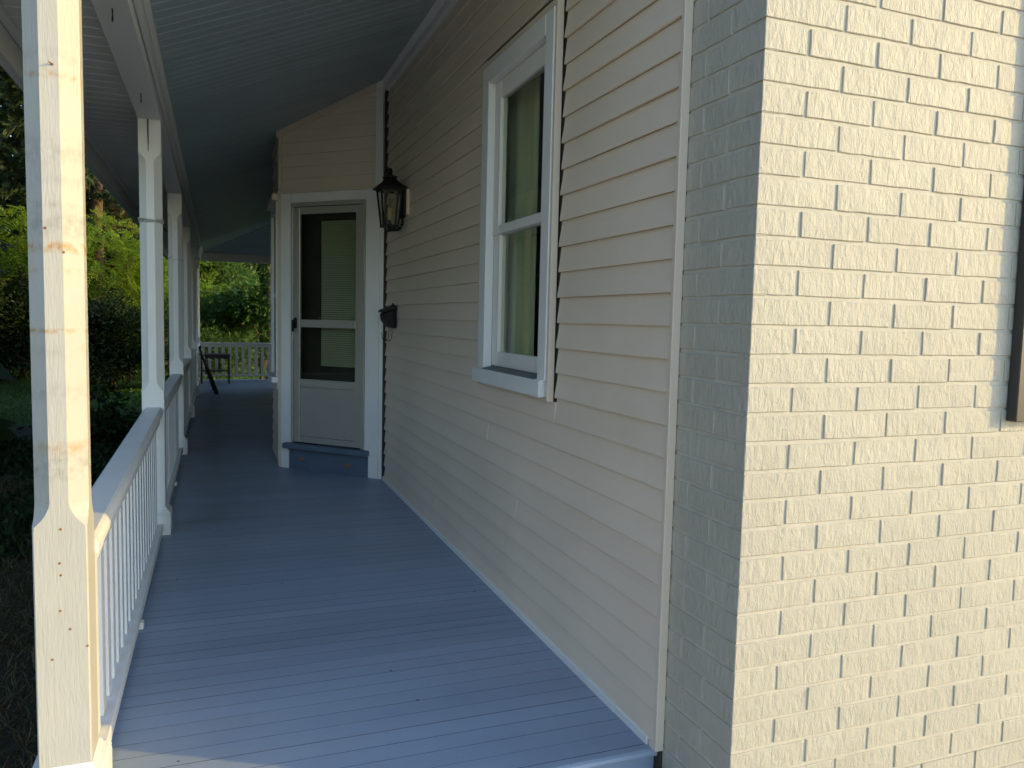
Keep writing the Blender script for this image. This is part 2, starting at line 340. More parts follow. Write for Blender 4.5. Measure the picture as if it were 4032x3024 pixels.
# --- siding courses
EXP = .0892; Z0 = .909 - 10*EXP
def siding_board(p0, p1, nrm, k, zofs=0.0, name='siding_board', par=None):
    p0 = Vector((*p0, 0)); p1 = Vector((*p1, 0)); nv = Vector((*nrm, 0))
    L = (p1-p0).length; ns = max(1, int(L/.3)); butt = .0125 if k % 2 == 0 else .0105
    z0 = Z0 + k*EXP + zofs
    prof = [(.001, z0+.001), (butt-.001, z0), (butt, z0+.0025), (butt-.0006, z0+.012), (.0045, z0+.055), (.0008, z0+EXP)]
    mb = MB(); n = len(prof)
    for i in range(ns+1):
        q = p0 + (p1-p0)*(i/ns); wob = random.uniform(-.0006, .0006) if 0 < i < ns else 0
        for d, z in prof:
            mb.v.append(tuple(q + nv*(d + (wob if d > .002 else 0)) + Vector((0, 0, z + wob*.8))))
    for i in range(ns):
        for j in range(n-1): mb.f.append((i*n+j, i*n+j+1, (i+1)*n+j+1, (i+1)*n+j))
    mb.f.append(tuple(range(n))); mb.f.append(tuple(range((ns+1)*n-1, ns*n-1, -1)))
    return mb.build(name, M['siding'], par or house)
N = (-1, 0)
WY0, WY1 = 2.545, 3.40     # siding stops at the window
for k in range(0, 32):
    z0 = Z0+k*EXP; z1 = z0+EXP
    if z1 < .893 or z0 > 2.285:
        if k % 3 == 1 and z1 < .9:
            ym = random.uniform(2.6, 4.6)
            siding_board((0, 1.803), (0, ym), N, k); siding_board((-.0012, ym-.012), (-.0012, 5.572), N, k)
        else: siding_board((0, 1.803), (0, 5.572), N, k)
    elif z0 < .893:
        siding_board((0, 1.803), (0, WY0), N, k); siding_board((0, WY1), (0, 5.572), N, k)
        pr = MB(); pr.prism([(.001, z0+.001), (-.011, z0), (-.006, .892), (.001, .892)], (WY0, WY1), 1); pr.v = [(x, y_, z) for (x, y_, z) in pr.v]; pr.build('siding_board', M['siding'], house)
    else:
        siding_board((0, 1.803), (0, WY0), N, k); siding_board((0, WY1), (0, 5.572), N, k)
DN = (-S2, -S2)
for k in range(24, 34):
    if Z0+k*EXP > 2.85: continue
    siding_board(DW(.093, 0, 0)[:2], DW(.943, 0, 0)[:2], DN, k, -.040)
for k in range(0, 7): siding_board((BX, BY0+.03), (BX, BY1), N, k)
for k in range(23, 33): siding_board((BX, BY0+.03), (BX, BY1), N, k)
for k in range(7, 23):
    siding_board((BX, BY0+.03), (BX, 6.36), N, k)
for k in range(0, 33):
    siding_board((BX+.02, BY1+.01), (-.01, BY1+.674), (-S2, S2), k)
    siding_board((0, 7.76), (0, 13.28), N, k)

# trims against the siding
MB().box((-.0135, 1.785, .0), (.012, 1.803, 2.86)).build('corner_channel', M['vtrim'], house, .002)
MB().prism([(.0, .0), (-.020, .0), (-.020, .022), (-.016, .026), (-.0, .026)], (2.02, 5.60), 1).build('base_trim', M['trim'], house)
MB().prism([(.0, .0), (-.018, .0), (-.018, .021), (-.014, .025), (-.0, .025)], (1.83, 2.018), 1).build('base_trim', M['trim'], house)
MB().box((-.014, 1.795, .0), (.0, 1.822, .022)).build('base_trim', M['vtrim'], house, .001)
MB().prism([(.0, 2.77), (-.018, 2.77), (-.022, 2.785), (-.022, 2.82), (-.05, 2.86), (-.055, 2.90), (.0, 2.90)], (1.8, 5.66), 1).build('crown_trim', M['trim'], house)
MB().box((-.022, 5.586, .0), (.0, 5.604, 2.80)).build('channel_back', M['gap'], house)

# --- painted brick corner
bw = thing('brick_wall', None, None, (0, 0, 0)); bw.parent = house; bw.location = -wloc(house)
for key in ('label', 'category'):
    if key in bw: del bw[key]
BRX, BRY, CH = .012, 1.493, .0687
ZB = 1.114 - 24*CH
m = MB()
m.box((BRX+.0040, BRY+.0040, GZ-.3), (.9, BRY+.05, 3.2)); m.box((BRX+.0040, BRY+.05, GZ-.3), (.06, 1.79, 3.2))
m.box((.9, BRY+.0040, GZ-.3), (5.5, BRY+.05, .92)); m.box((.9, BRY+.0040, 2.32), (5.5, BRY+.05, WZ)); m.box((2.05, BRY+.0040, .92), (5.5, BRY+.05, 2.32))
m.box((BRX+.0040, BRY+.0041, 3.2), (.9, BRY+.05, WZ)); m.box((.06, 1.60, GZ), (5.5, 1.66, .92)); m.box((.06, 1.60, 2.32), (5.5, 1.66, WZ))
m.build('mortar', M['mortar'], bw)
def brick_mesh(L, H, T, seed):
    r = random.Random(seed); bm = bmesh.new(); nx, nz = 6, 3
    # front face lattice with uneven rim, chamfered to the sides
    def jit(a): return r.uniform(-a, a)
    rows = []
    for iz in range(nz):
        row = []
        for ix in range(nx):
            e = (ix in (0, nx-1)) or (iz in (0, nz-1))
            x = .0016+(L-.0032)*ix/(nx-1)+jit(.0008); z = .0016+(H-.0032)*iz/(nz-1)+jit(.0008)
            row.append(bm.verts.new((x, (.0003 if e else 0)+jit(.0005), z)))
        rows.append(row)
    for iz in range(nz-1):
        for ix in range(nx-1): bm.faces.new((rows[iz][ix], rows[iz][ix+1], rows[iz+1][ix+1], rows[iz+1][ix]))
    ring = [rows[0][i] for i in range(nx)] + [rows[i][nx-1] for i in range(1, nz)] + [rows[nz-1][i] for i in range(nx-2, -1, -1)] + [rows[i][0] for i in range(nz-2, 0, -1)]
    prev = ring
    for dep, grow in ((.0018, .0016), (T, .0016)):
        new = []
        for v in ring:
            cx = -1 if v.co.x < .004 else (1 if v.co.x > L-.004 else 0); cz = -1 if v.co.z < .004 else (1 if v.co.z > H-.004 else 0)
            new.append(bm.verts.new((v.co.x+cx*grow+jit(.0004), dep, v.co.z+cz*grow+jit(.0004))))
        for i in range(len(ring)): bm.faces.new((prev[i], new[i], new[(i+1) % len(ring)], prev[(i+1) % len(ring)]))
        prev = new
    bmesh.ops.recalc_face_normals(bm, faces=bm.faces[:])
    me = bpy.data.meshes.new('brick'); bm.to_mesh(me); bm.free(); me.materials.append(M['brickpaint'])
    return me
JT = .0095
full = [brick_mesh(.2015-JT, CH-JT, .04, s) for s in range(7)]
head = [brick_mesh(.1015-JT, CH-JT, .04, 20+s) for s in range(4)]
cornA = [brick_mesh(.1185, CH-JT, .04, 40+s) for s in range(4)]
cornB = [brick_mesh(.2185, CH-JT, .04, 60+s) for s in range(4)]
far = MB()
rz = Matrix.Rotation(-math.pi/2, 4, 'Z')
nb = 0
for r_ in range(0, 50):
    zb = ZB + r_*CH + JT*.35
    even = (r_ % 2 == 0)
    vis = -.03 < zb < 2.12
    x = BRX
    L = .1185 if even else .2185
    if vis: put('brick', random.choice(cornA if even else cornB), bw, (x, BRY, zb)); nb += 1
    else: far.box((x, BRY, zb), (x+L, BRY+.04, zb+CH-JT))
    x += L+JT
    while x < 5.25:
        L = .2015-JT
        hole = .93 < zb < 2.30 and x+L > 1.2 and x < 2.05
        if hole: x += L+JT; continue
        if vis and x < 1.12:
            o = put('brick', random.choice(full), bw, (x+random.uniform(-.002, .002), BRY+random.uniform(-.0008, .0006), zb+random.uniform(-.0012, .0012))); nb += 1
        else: far.box((x, BRY, zb), (x+L, BRY+.04, zb+CH-JT))
        x += L+JT
    # return face (x = BRX), running from the corner back to the siding channel
    ends = [(BRY+.0, None)]
    yy = BRY + (.0465 if even else .0465)
    if even:
        # stretcher shows on the return
        segs = [(BRY+.045, 'half'), ]
    yv = BRY+.002
    first = .2185 if even else .1185
    for L, ms in ((first, cornB if even else cornA), (.2015-JT, full)):
        if yv > 1.79: break
        if vis:
            o = put('brick', random.choice(ms), bw, (BRX+random.uniform(-.0003, .0012), yv+L, zb+random.uniform(-.001, .001))); o.rotation_euler = (0, 0, -math.pi/2); nb += 1
        else: far.box((BRX, yv, zb), (BRX+.04, yv+L, zb+CH-JT))
        yv += L+JT
o = far.build('brick_rows', M['brickpaint'], bw); o['kind'] = 'stuff'
# worn cement patch at the foot of the brick return
pm = bmesh.new(); bmesh.ops.create_icosphere(pm, subdivisions=3, radius=1)
for v in pm.verts:
    v.co = Vector((v.co.x*.055, v.co.y*.17, v.co.z*.15)); v.co *= 1+random.uniform(-.07, .07); 
    v.co += Vector((.012, 1.66, -.155)); 
    if v.co.z > -.018: v.co.z = -.018
me = bpy.data.meshes.new('cement_patch'); pm.to_mesh(me); pm.free(); me.materials.append(M['plaster']); put('cement_patch', me, bw)

# --- brick wall window and its shutter (outside the frame except the shutter's edge)
fw = MB(); fw.box((1.2, BRY+.002, .93), (1.25, BRY+.06, 2.31)); fw.box((2.0, BRY+.002, .93), (2.05, BRY+.06, 2.31)); fw.box((1.25, BRY+.002, 2.26), (2.0, BRY+.06, 2.31)); fw.box((1.2, BRY-.03, .9), (2.05, BRY+.06, .93)); fw.box((1.25, BRY+.01, 1.58), (2.0, BRY+.05, 1.62))
fo = fw.build('window', M['trim'], house)
MB().box((1.25, BRY+.03, .93), (2.0, BRY+.034, 2.26)).build('pane', M['glass'], fo)
def shutter(x0, x1, z0, z1):
    t = MB(); yb, yf = BRY-.002, BRY-.032
    t.box((x0, yf, z0), (x0+.05, yb, z1)); t.box((x1-.05, yf, z0), (x1, yb, z1)); t.box((x0+.05, yf+.001, z0), (x1-.05, yb, z0+.08)); t.box((x0+.05, yf+.001, z1-.07), (x1-.05, yb, z1)); t.box((x0+.05, yf+.001, (z0+z1)/2-.03), (x1-.05, yb, (z0+z1)/2+.03))
    o = t.build('shutter', M['shutter'], house, .002)
    z = z0+.09
    lm = MB().prism([(yf+.002, 0), (yf+.006, -.004), (yb-.004, .03), (yb-.008, .034)], (x0+.05, x1-.05), 0).mesh('louver', M['shutter'])
    while z < z1-.1:
        if abs(z-(z0+z1)/2) > .05: put('louver', lm, o, (0, 0, z))
        z += .032
shutter(.858, 1.19, .942, 2.30); shutter(2.06, 2.39, .942, 2.30)

# --- window in the siding
win = thing('window', None, None, (0, 2.98, 1.6)); win.parent = house; win.location = win.location - wloc(house)
def P(mb, name, m, bevel=.002, par=None): return mb.build(name, m, par or win, bevel)
j = MB(); j.box((-.030, 3.372, .893), (-.004, 3.394, 2.305)); j.box((-.030, 2.570, .893), (-.004, 2.588, 2.30)); j.box((-.030, 2.588, 2.282), (-.004, 3.372, 2.305)); j.box((-.020, 2.588, .888), (-.004, 3.372, .903))
P(j, 'channel', M['vtrim'], .0015)
f = MB(); f.box((-.034, 3.288, .966), (.05, 3.370, 2.278)); P(f, 'side_casing', M['trim'])
f = MB(); f.box((-.034, 2.590, .966), (.05, 2.662, 2.278)); P(f, 'side_casing', M['trim'])
f = MB(); f.prism([(2.663, 2.203), (3.287, 2.203), (3.287, 2.278), (2.663, 2.278)], (-.035, .05), 0); P(f, 'head_casing', M['trim'])
f = MB(); f.prism([(-.050, .905), (-.050, .962), (-.046, .966), (.03, .982), (.03, .905)], (2.606, 3.396), 1); P(f, 'sill', M['trim'], .0015)
f = MB(); f.prism([(-.045, .9665), (.012, .9785), (.012, .980), (-.045, .968)], (2.664, 3.285), 1); P(f, 'sill_top', mat('weathered_sill', (.16, .16, .16), .8, .2, 20), 0)
# upper sash (outer) and lower sash (inner)
def sash(x0, x1, z0, z1, stile, top, bot, name):
    s = MB(); s.box((x0, 3.288-stile, z0), (x1, 3.286, z1)); s.box((x0, 2.664, z0), (x1, 2.664+stile, z1)); s.box((x0+.001, 2.664+stile, z0), (x1, 3.288-stile, z0+bot)); s.box((x0+.001, 2.664+stile, z1-top), (x1, 3.288-stile, z1))
    o = P(s, name, M['white'], .0025)
    MB().box((x0+.014, 2.664+stile, z0+bot), (x0+.017, 3.288-stile, z1-top)).build('pane', M['glass'], o)
    return o
sash(-.004, .028, 1.552, 2.202, .075, .075, .038, 'upper_sash')
sash(.004, .034, .982, 1.551, .075, .002, .062, 'lower_sash')
# curtains: hanging folds
def curtain(y0, y1, x, z0, z1, folds, amp, name):
    mb = MB(); n = folds*8
    for i in range(n+1):
        t = i/n; yy = y0+(y1-y0)*t; xx = x + amp*(abs(math.sin(t*folds*math.pi))*2-1.2) + .35*amp*math.sin(t*folds*5.1+1)
        mb.v += [(xx, yy, z0), (xx*.9+.01, yy, z1)]
    for i in range(n): mb.f.append((2*i, 2*i+2, 2*i+3, 2*i+1))
    return mb.build(name, M['curtain'], win, 0, True)
curtain(3.15, 3.85, .135, .97, 2.2, 7, .042, 'curtain'); curtain(2.30, 2.56, .12, .97, 2.2, 4, .016, 'curtain')
curtain(3.055, 3.105, .115, .97, 2.2, 1, .006, 'curtain_edge')
MB().tube([(.12, 2.35, 2.21), (.12, 3.85, 2.21)], .008).build('curtain_rod', M['white'], win)
# --- entry: door casing, storm door, inner door
entry = thing('entry_door', None, None, DW(.5, 0, 0)); entry.parent = house; entry.location = entry.location - wloc(house)
def D(name, m, *boxes, bevel=.002, par=None):
    mb = MB()
    for a, b_ in boxes: mb.box(a, b_, DW)
    return mb.build(name, m, par or entry, bevel)
D('casing', M['trim'], ((.050, -.004, .0), (.131, .022, .158)), ((.050, -.004, .158), (.166, .022, 2.098)))
D('casing', M['trim'], ((.870, -.004, .0), (.940, .022, .158)), ((.845, -.004, .158), (.940, .022, 2.098)))
D('casing', M['trim'], ((.167, -.004, 2.028), (.844, .021, 2.098)))
D('corner_board', M['trim'], ((.003, -.004, .0), (.049, .014, 2.105)), bevel=.001)
D('corner_board', M['trim'], ((.030, -.004, 2.106), (.090, .018, 2.86)), bevel=.001)
D('corner_post', M['vtrim'], ((.945, -.004, 2.10), (.972, .016, 2.66)), bevel=.001)
D('corner_post', M['vtrim'], ((.942, -.004, .0), (.972, .010, 2.10)), bevel=.001)
D('drip_cap', M['vtrim'], ((.05, -.002, 2.099), (.972, .03, 2.118)), bevel=.002)
fr = D('storm_frame', M['alum'], ((.168, -.004, .205), (.196, .028, 1.995)), ((.822, -.004, .205), (.843, .028, 1.995)), ((.168, -.004, 1.996), (.843, .030, 2.026)))
sd = D('storm_door', M['alum'], ((.200, -.002, .212), (.254, .020, 1.992)), ((.766, -.002, .212), (.818, .020, 1.992)), ((.255, -.002, 1.940), (.765, .019, 1.992)), ((.255, -.002, 1.095), (.765, .019, 1.152)), ((.255, -.002, .640), (.765, .019, .700)), ((.255, -.002, .212), (.765, .019, .258)))
D('kick_panel', M['alum'], ((.255, .0, .259), (.765, .008, .639)), bevel=.003, par=sd)
D('pane', M['glass'], ((.255, .006, 1.153), (.765, .009, 1.939)), bevel=0, par=sd)
D('pane', M['glass'], ((.255, .006, .701), (.765, .009, 1.094)), bevel=0, par=sd)
for zz in (.45, 1.05, 1.75): D('hinge', M['alum'], ((.195, .012, zz), (.203, .033, zz+.075)), bevel=.002, par=sd)
D('handle', M['black'], ((.785, .02, 1.085), (.812, .034, 1.165)), ((.792, .034, 1.125), (.806, .062, 1.14)), ((.79, .05, 1.06), (.808, .064, 1.15)), bevel=.004, par=sd)
th = D('threshold', M['sill'], ((.120, -.004, .162), (.890, .075, .203)), bevel=.006)
D('threshold_riser', M['sill'], ((.131, -.004, .0), (.870, .012, .161)), bevel=.001)
D('rust_patch', M['rust'], ((.30, .012, .06), (.345, .0145, .085)), bevel=.001); D('rust_patch', M['rust'], ((.72, .012, .068), (.765, .0145, .092)), bevel=.001)
idr = D('inner_door', M['inner'], ((.17, -.13, .2), (.27, -.09, 2.0)), ((.66, -.13, .2), (.84, -.09, 2.0)), ((.27, -.13, 1.90), (.66, -.09, 2.0)), ((.27, -.13, .2), (.66, -.09, .80)))
bl = MB()
z = .80
while z < 1.90:
    bl.box((.275, -.112, z), (.655, -.100, z+.0135), DW); z += .0165
o = bl.build('blind_slats', M['blind'], idr); o['kind'] = 'stuff'
D('blind_backing', M['inner'], ((.27, -.128, .80), (.66, -.118, 1.90)), bevel=0, par=idr)
D('jamb', M['inner'], ((.150, -.30, .0), (.166, -.004, 2.03)), ((.845, -.30, .0), (.861, -.004, 2.03)), ((.166, -.30, 2.029), (.845, -.004, 2.045)), bevel=0)
# crown on the door wall under the sloping ceiling
def CEIL(x, yy): return 2.872 + .415*x - .006*(yy-4.475)
cr = MB()
for (d0, d1) in ((0, .02),):
    a = DW(.09, d1, 0); b2 = DW(.99, d1, 0); a0 = DW(.09, 0, 0); b0 = DW(.99, 0, 0)
    za, zb_ = CEIL(a[0], a[1]), CEIL(b2[0], b2[1])
    cr.v = [(a0[0], a0[1], za-.045), (b0[0], b0[1], zb_-.045), (b0[0], b0[1], zb_+.01), (a0[0], a0[1], za+.01), (a[0], a[1], za-.045), (b2[0], b2[1], zb_-.045), (b2[0], b2[1], zb_+.01), (a[0], a[1], za+.01)]
    cr.f = [(0, 1, 2, 3), (7, 6, 5, 4), (0, 4, 5, 1), (3, 2, 6, 7), (0, 3, 7, 4), (1, 5, 6, 2)]
cr.build('crown_trim', M['vtrim'], entry)
# --- bay side window (seen edge-on)
bwn = thing('bay_window', None, None, (BX, 6.7, 1.3)); bwn.parent = house; bwn.location = bwn.location - wloc(house)
for nm, mm, a, b_ in (('side_casing', 'trim', (-.026, 6.375, .70), (-.0, 6.455, 2.06)), ('side_casing', 'trim', (-.026, 6.925, .70), (.0, 7.0, 2.06)), ('head_casing', 'trim', (-.026, 6.456, 1.99), (.0, 6.924, 2.06)),
                     ('sill', 'trim', (-.062, 6.33, .655), (.0, 7.04, .699)), ('apron', 'trim', (-.02, 6.36, .60), (.0, 7.01, .654)), ('head_cap', 'vtrim', (-.055, 6.33, 2.061), (.0, 7.04, 2.11)), ('sash', 'white', (.0, 6.456, 1.33), (.03, 6.924, 1.37)), ('pane', 'glass', (.012, 6.456, .70), (.016, 6.924, 1.99)), ('corner_post', 'vtrim', (-.014, 6.295, .0), (.0, 6.325, 2.58))):
    MB().box((BX+a[0], a[1], a[2]), (BX+b_[0], b_[1], b_[2])).build(nm, M[mm], bwn, .002 if nm != 'pane' else 0)

# ------------------------------------------------------------------ porch roof
roof = thing('porch_roof', 'porch roof with blue board ceiling, grey soffit boards and white beam', 'porch roof', (-.9, 8, 2.5))
def dz(yy): return -.006*(yy-4.475)
cw = .0815
slope = math.atan(.415)
def slant(x0, x1, wdt, t=.014, ch=.004):
    pr = []
    mb = MB()
    # board running along X on the ceiling slope; local y across, underside faces down
    prof = [(-wdt/2, .0+ch), (-wdt/2+ch, 0), (wdt/2-ch, 0), (wdt/2, ch), (wdt/2, t), (-wdt/2, t)]
    i = 0
    for x in (x0, x1):
        for (yy, zz) in prof: mb.v.append((x, yy, zz + .415*x))
    n = 6
    mb.f.append(tuple(range(n))); mb.f.append(tuple(range(2*n-1, n-1, -1)))
    for k in range(n): mb.f.append((k, (k+1) % n, n+(k+1) % n, n+k))
    return mb
cm = slant(-1.40, .03, cw-.0006).mesh('ceiling_board', M['ceil'])
y = 1.85
while y < 14.75:
    if y < 13.35: put('ceiling_board', cm, roof, (0, y, 2.872+dz(y)))
    else:
        xh = min(.03, -1.40+(14.78-y)); 
        if xh > -1.38: slant(-1.40, xh, cw-.0006).build('ceiling_board', M['ceil'], roof, loc=(0, y, 2.872+dz(y)))
    y += cw
# far wing over the turn of the porch: boards run along Y and drop to the end beam
zc0 = 2.872-.415*1.4+dz(14.78)
x = -1.36
while x < 2.6:
    yh = max(13.30, 14.78-(x+1.40))
    mb = MB(); prof = [(-cw/2, .004), (-cw/2+.004, 0), (cw/2-.004, 0), (cw/2, .004), (cw/2, .014), (-cw/2, .014)]
    for yy in (yh, 14.78):
        for (xx, zz) in prof: mb.v.append((xx, yy-14.78, zz+.415*(14.78-yy)))
    n = 6; mb.f.append(tuple(range(n))); mb.f.append(tuple(range(2*n-1, n-1, -1)))
    for k in range(n): mb.f.append((k, (k+1) % n, n+(k+1) % n, n+k))
    mb.build('ceiling_board', M['ceil'], roof, loc=(x, 14.78, zc0)); x += cw
# soffit
SW = .104
sm = MB().prism([(-SW/2+.0005, .004), (-SW/2+.005, 0), (SW/2-.005, 0), (SW/2-.0005, .004), (SW/2-.0005, .012), (-SW/2+.0005, .012)], (0, .345), 0).mesh('soffit_board', M['soffit'])
y = 1.85
while y < 15.2:
    put('soffit_board', sm, roof, (-1.858, y, 2.222+dz(y))); y += SW
def longbox(name, m, x0, x1, z0, z1, y0, y1, bevel=.002):
    mb = MB()
    mb.v = [(xx, yy, zz+dz(yy)) for yy in (y0, y1) for zz in (z0, z1) for xx in (x0, x1)]
    mb.f = [(0, 2, 3, 1), (4, 5, 7, 6), (0, 1, 5, 4), (1, 3, 7, 5), (3, 2, 6, 7), (2, 0, 4, 6)]
    return mb.build(name, m, roof, bevel)
longbox('beam', M['beam'], -1.512, -1.400, 2.162, 2.42, 1.90, 14.92)
longbox('beam_trim', M['beam'], -1.398, -1.382, 2.212, 2.262, 1.90, 14.66)
longbox('beam_trim', M['beam'], -1.398, -1.362, 2.263, 2.318, 1.90, 14.66, .012)
longbox('soffit_trim', M['soffit'], -1.856, -1.828, 2.195, 2.221, 1.8, 15.3)
longbox('fascia', M['soffit'], -1.885, -1.859, 2.094, 2.34, 1.8, 15.3)
gut = MB(); gp = [(-1.886, 2.30), (-1.886, 2.19), (-1.97, 2.19), (-1.995, 2.22), (-2.0, 2.30), (-2.004, 2.30), (-1.999, 2.215), (-1.972, 2.185), (-1.882, 2.185), (-1.882, 2.30)]
gut.v = [(px, yy, pz+dz(yy)) for yy in (1.8, 15.3) for px, pz in gp]; n = len(gp)
gut.f = [tuple(range(n)), tuple(range(2*n-1, n-1, -1))] + [(k, (k+1) % n, n+(k+1) % n, n+k) for k in range(n)]
gut.build('gutter', M['trim'], roof)
MB().prism([(.0, 3.0), (-1.90, 2.30), (-1.90, 2.34), (.0, 3.05)], (1.78, 15.3), 1).build('roof_deck', M['roofing'], roof)
MB().quad((.0, 13.3, 2.98), (4, 13.3, 2.98), (4, 15.3, 2.22), (-.0, 15.3, 2.22)).build('roof_deck', M['roofing'], roof)
MB().prism([(-1.88, 2.24), (-.0, 2.90), (-.0, 3.0), (-1.88, 2.33)], (1.80, 1.83), 1).build('gable_end', M['trim'], roof)
zb = 2.162+dz(14.8)
MB().box((-1.40, 14.76, zb), (3.4, 14.87, zb+.26)).build('beam', M['beam'], roof, .002)
MB().box((-1.38, 14.745, zb+.05), (3.4, 14.759, zb+.11)).build('beam_trim', M['beam'], roof, .002)
MB().box((-1.85, 14.88, zb+.05), (3.4, 15.3, zb+.06)).build('end_soffit', M['soffit'], roof)
# hooks under the beam
def hook(yy, L, label):
    z = 2.162+dz(yy)
    mb = MB(); pts = [(-1.455, yy, z), (-1.455, yy, z-.018)] + [(-1.455, yy+.012*math.sin(a), z-.03+.012*math.cos(a)) for a in [i*.6 for i in range(0, 9)]]
    mb.tube(pts, .0022, 5); tag(mb.build('hook', M['black']), label, 'hook')
hook(2.95, 0, 'small black hook screwed into the beam underside, nearest the near post')
hook(3.98, 0, 'small black hook under the beam just before the second post')
tag(MB().tube([(-1.463, 4.462, 2.16), (-1.4635, 4.466, 2.08), (-1.463, 4.466, 2.0)], [.003, .0025, .001], 5).build('cord', M['black']), 'short black cord hanging down the head of the second post', 'cord')
tag(MB().tube([(-1.62+.015*i, 7.2+.05*i, 2.0-.12*math.sin(i/12*math.pi)-.02*i*0) for i in range(13)], .004, 5).build('wire', M['black']), 'thin black wire loop sagging below the eave beyond the second post', 'wire')

# ------------------------------------------------------------------ posts
H = .054
def post_mesh(zl, zu, ztop, m):
    mb = MB(); rows = [(0, .003), (zl-.02, .003), (zl-.004, .004), (zl+.004, .012), (zl+.014, .021), (zl+.026, .028), (zl+.038, .0335), (zl+.046, .0345), (zl+.0465, .0355),
                       (zu-.0005, .0355), (zu, .0345), (zu+.008, .0335), (zu+.02, .027), (zu+.032, .016), (zu+.04, .006), (zu+.046, .003), (ztop, .003)]
    for z, c in rows:
        a = H-c
        for (px, py) in ((-a, -H), (a, -H), (H, -a), (H, a), (a, H), (-a, H), (-H, a), (-H, -a)): mb.v.append((px, py, z))
    for k in range(len(rows)-1):
        for j_ in range(8): mb.f.append((k*8+j_, k*8+(j_+1) % 8, (k+1)*8+(j_+1) % 8, (k+1)*8+j_))
    mb.f.append(tuple(range(7, -1, -1))); mb.f.append(tuple((len(rows)-1)*8+j_ for j_ in range(8)))
    return mb
def make_post(label, x, yf, zl, m):
    t = thing('porch_post', label, 'post', (x, yf+H, 0), 'white chamfered posts along the porch edge')
    o = bpy.data.objects.new('shaft', post_mesh(zl, 1.95, 2.162+dz(yf), m).mesh('shaft', m)); C.objects.link(o); o.parent = t
    mb = MB(); mb.box((-.08, -.08, 0), (.08, .08, .112)); q = bpy.data.objects.new('plinth', mb.mesh('plinth', M['white'], .003)); C.objects.link(q); q.parent = t
    mb = MB(); i = 0
    pr = [(.079, .113), (.079, .119), (.073, .128), (.063, .134), (.060, .143), (.0545, .148)]
    for a, z in pr:
        for sx, sy in ((-1, -1), (1, -1), (1, 1), (-1, 1)): mb.v.append((sx*a, sy*a, z))
    for k in range(len(pr)-1):
        for j_ in range(4): mb.f.append((k*4+j_, k*4+(j_+1) % 4, (k+1)*4+(j_+1) % 4, (k+1)*4+j_))
    mb.f.append((0, 1, 2, 3))
    q = bpy.data.objects.new('base_moulding', mb.mesh('base_moulding', M['white'])); C.objects.link(q); q.parent = t
    return t
PX = -1.458
p1 = make_post('sunlit rust-stained white post in the foreground at the porch corner', -1.470, 1.94, .706, M['worn'])
p2 = make_post('white post tied round with grey wire, second along the railing', PX, 4.475, .770, M['white'])
p3 = make_post('shaded white post with one thin wire band, third along the railing', PX, 7.02, .770, M['white'])
p4 = make_post('dim white post just behind the third, fourth along the railing', PX-.01, 9.53, .77, M['white'])
p5 = make_post('dark post next to the leaning folded chairs, fifth along the railing', PX-.02, 12.07, .77, M['white'])
p6 = make_post('farthest porch post at the corner where the end railing meets the side', PX-.02, 14.76, .74, M['white'])
p7 = make_post('post of the end railing hidden mostly behind the entry bay', 1.15, 14.76, .74, M['white'])
# nails and rust on the near post
ncap = MB().lathe([(.0024, 0), (.0030, .0006), (.002, .0012)], (0, 0, 0), 8).mesh('nail', M['rust'])
from math import pi
def uv_to_post(u, v, yp=1.94):
    d = fwd + rt*((u-2016)/3071.13) - up*((v-1512)/3071.13); o_ = Vector((-1.14, 0, 1.181)); t_ = (yp-o_.y)/d.y
    return o_ + d*t_
for (u, v) in ((239, 2084), (235, 2218), (240, 2265), (238, 2405), (277, 2477), (345, 2542), (207, 2597), (251, 1003-10), (205, 253), (178, 897)):
    q = uv_to_post(u, v); n_ = put('nail', ncap, None, None); n_.parent = p1; n_.location = Vector((q.x, 1.9398, q.z)) - wloc(p1); n_.rotation_euler = (pi/2, 0, 0)
q = uv_to_post(203, 253); mb = MB().tube([(q.x, 1.94, q.z), (q.x-.0, 1.932, q.z+.001), (q.x-.002, 1.922, q.z)], .0016, 5); o = mb.build('bent_nail', M['rust'], p1)
# wire wraps
def wrap(x, yf, z, turns, label, r=.0024):
    pts = []
    hh = H+.003; c = .033
    ring = [(-hh+c, -hh), (hh-c, -hh), (hh, -hh+c), (hh, hh-c), (hh-c, hh), (-hh+c, hh), (-hh, hh-c), (-hh, -hh+c)]
    nn = turns*8
    for i in range(nn+1):
        px, py = ring[i % 8]; pts.append((x+px*(1.02+.02*(i % 3)), yf+H+py*(1.02+.02*(i % 2)), z + .020*(i/nn-.5) + .004*math.sin(i*1.7)))
    return tag(MB().tube(pts, r, 6).build('wire_wrap', M['wire']), label, 'wire')
wrap(PX, 4.475, 1.653, 4, 'grey wire wound several times round the second white post')
wrap(PX, 7.02, 1.62, 1, 'single thin wire band round the shaded third post')

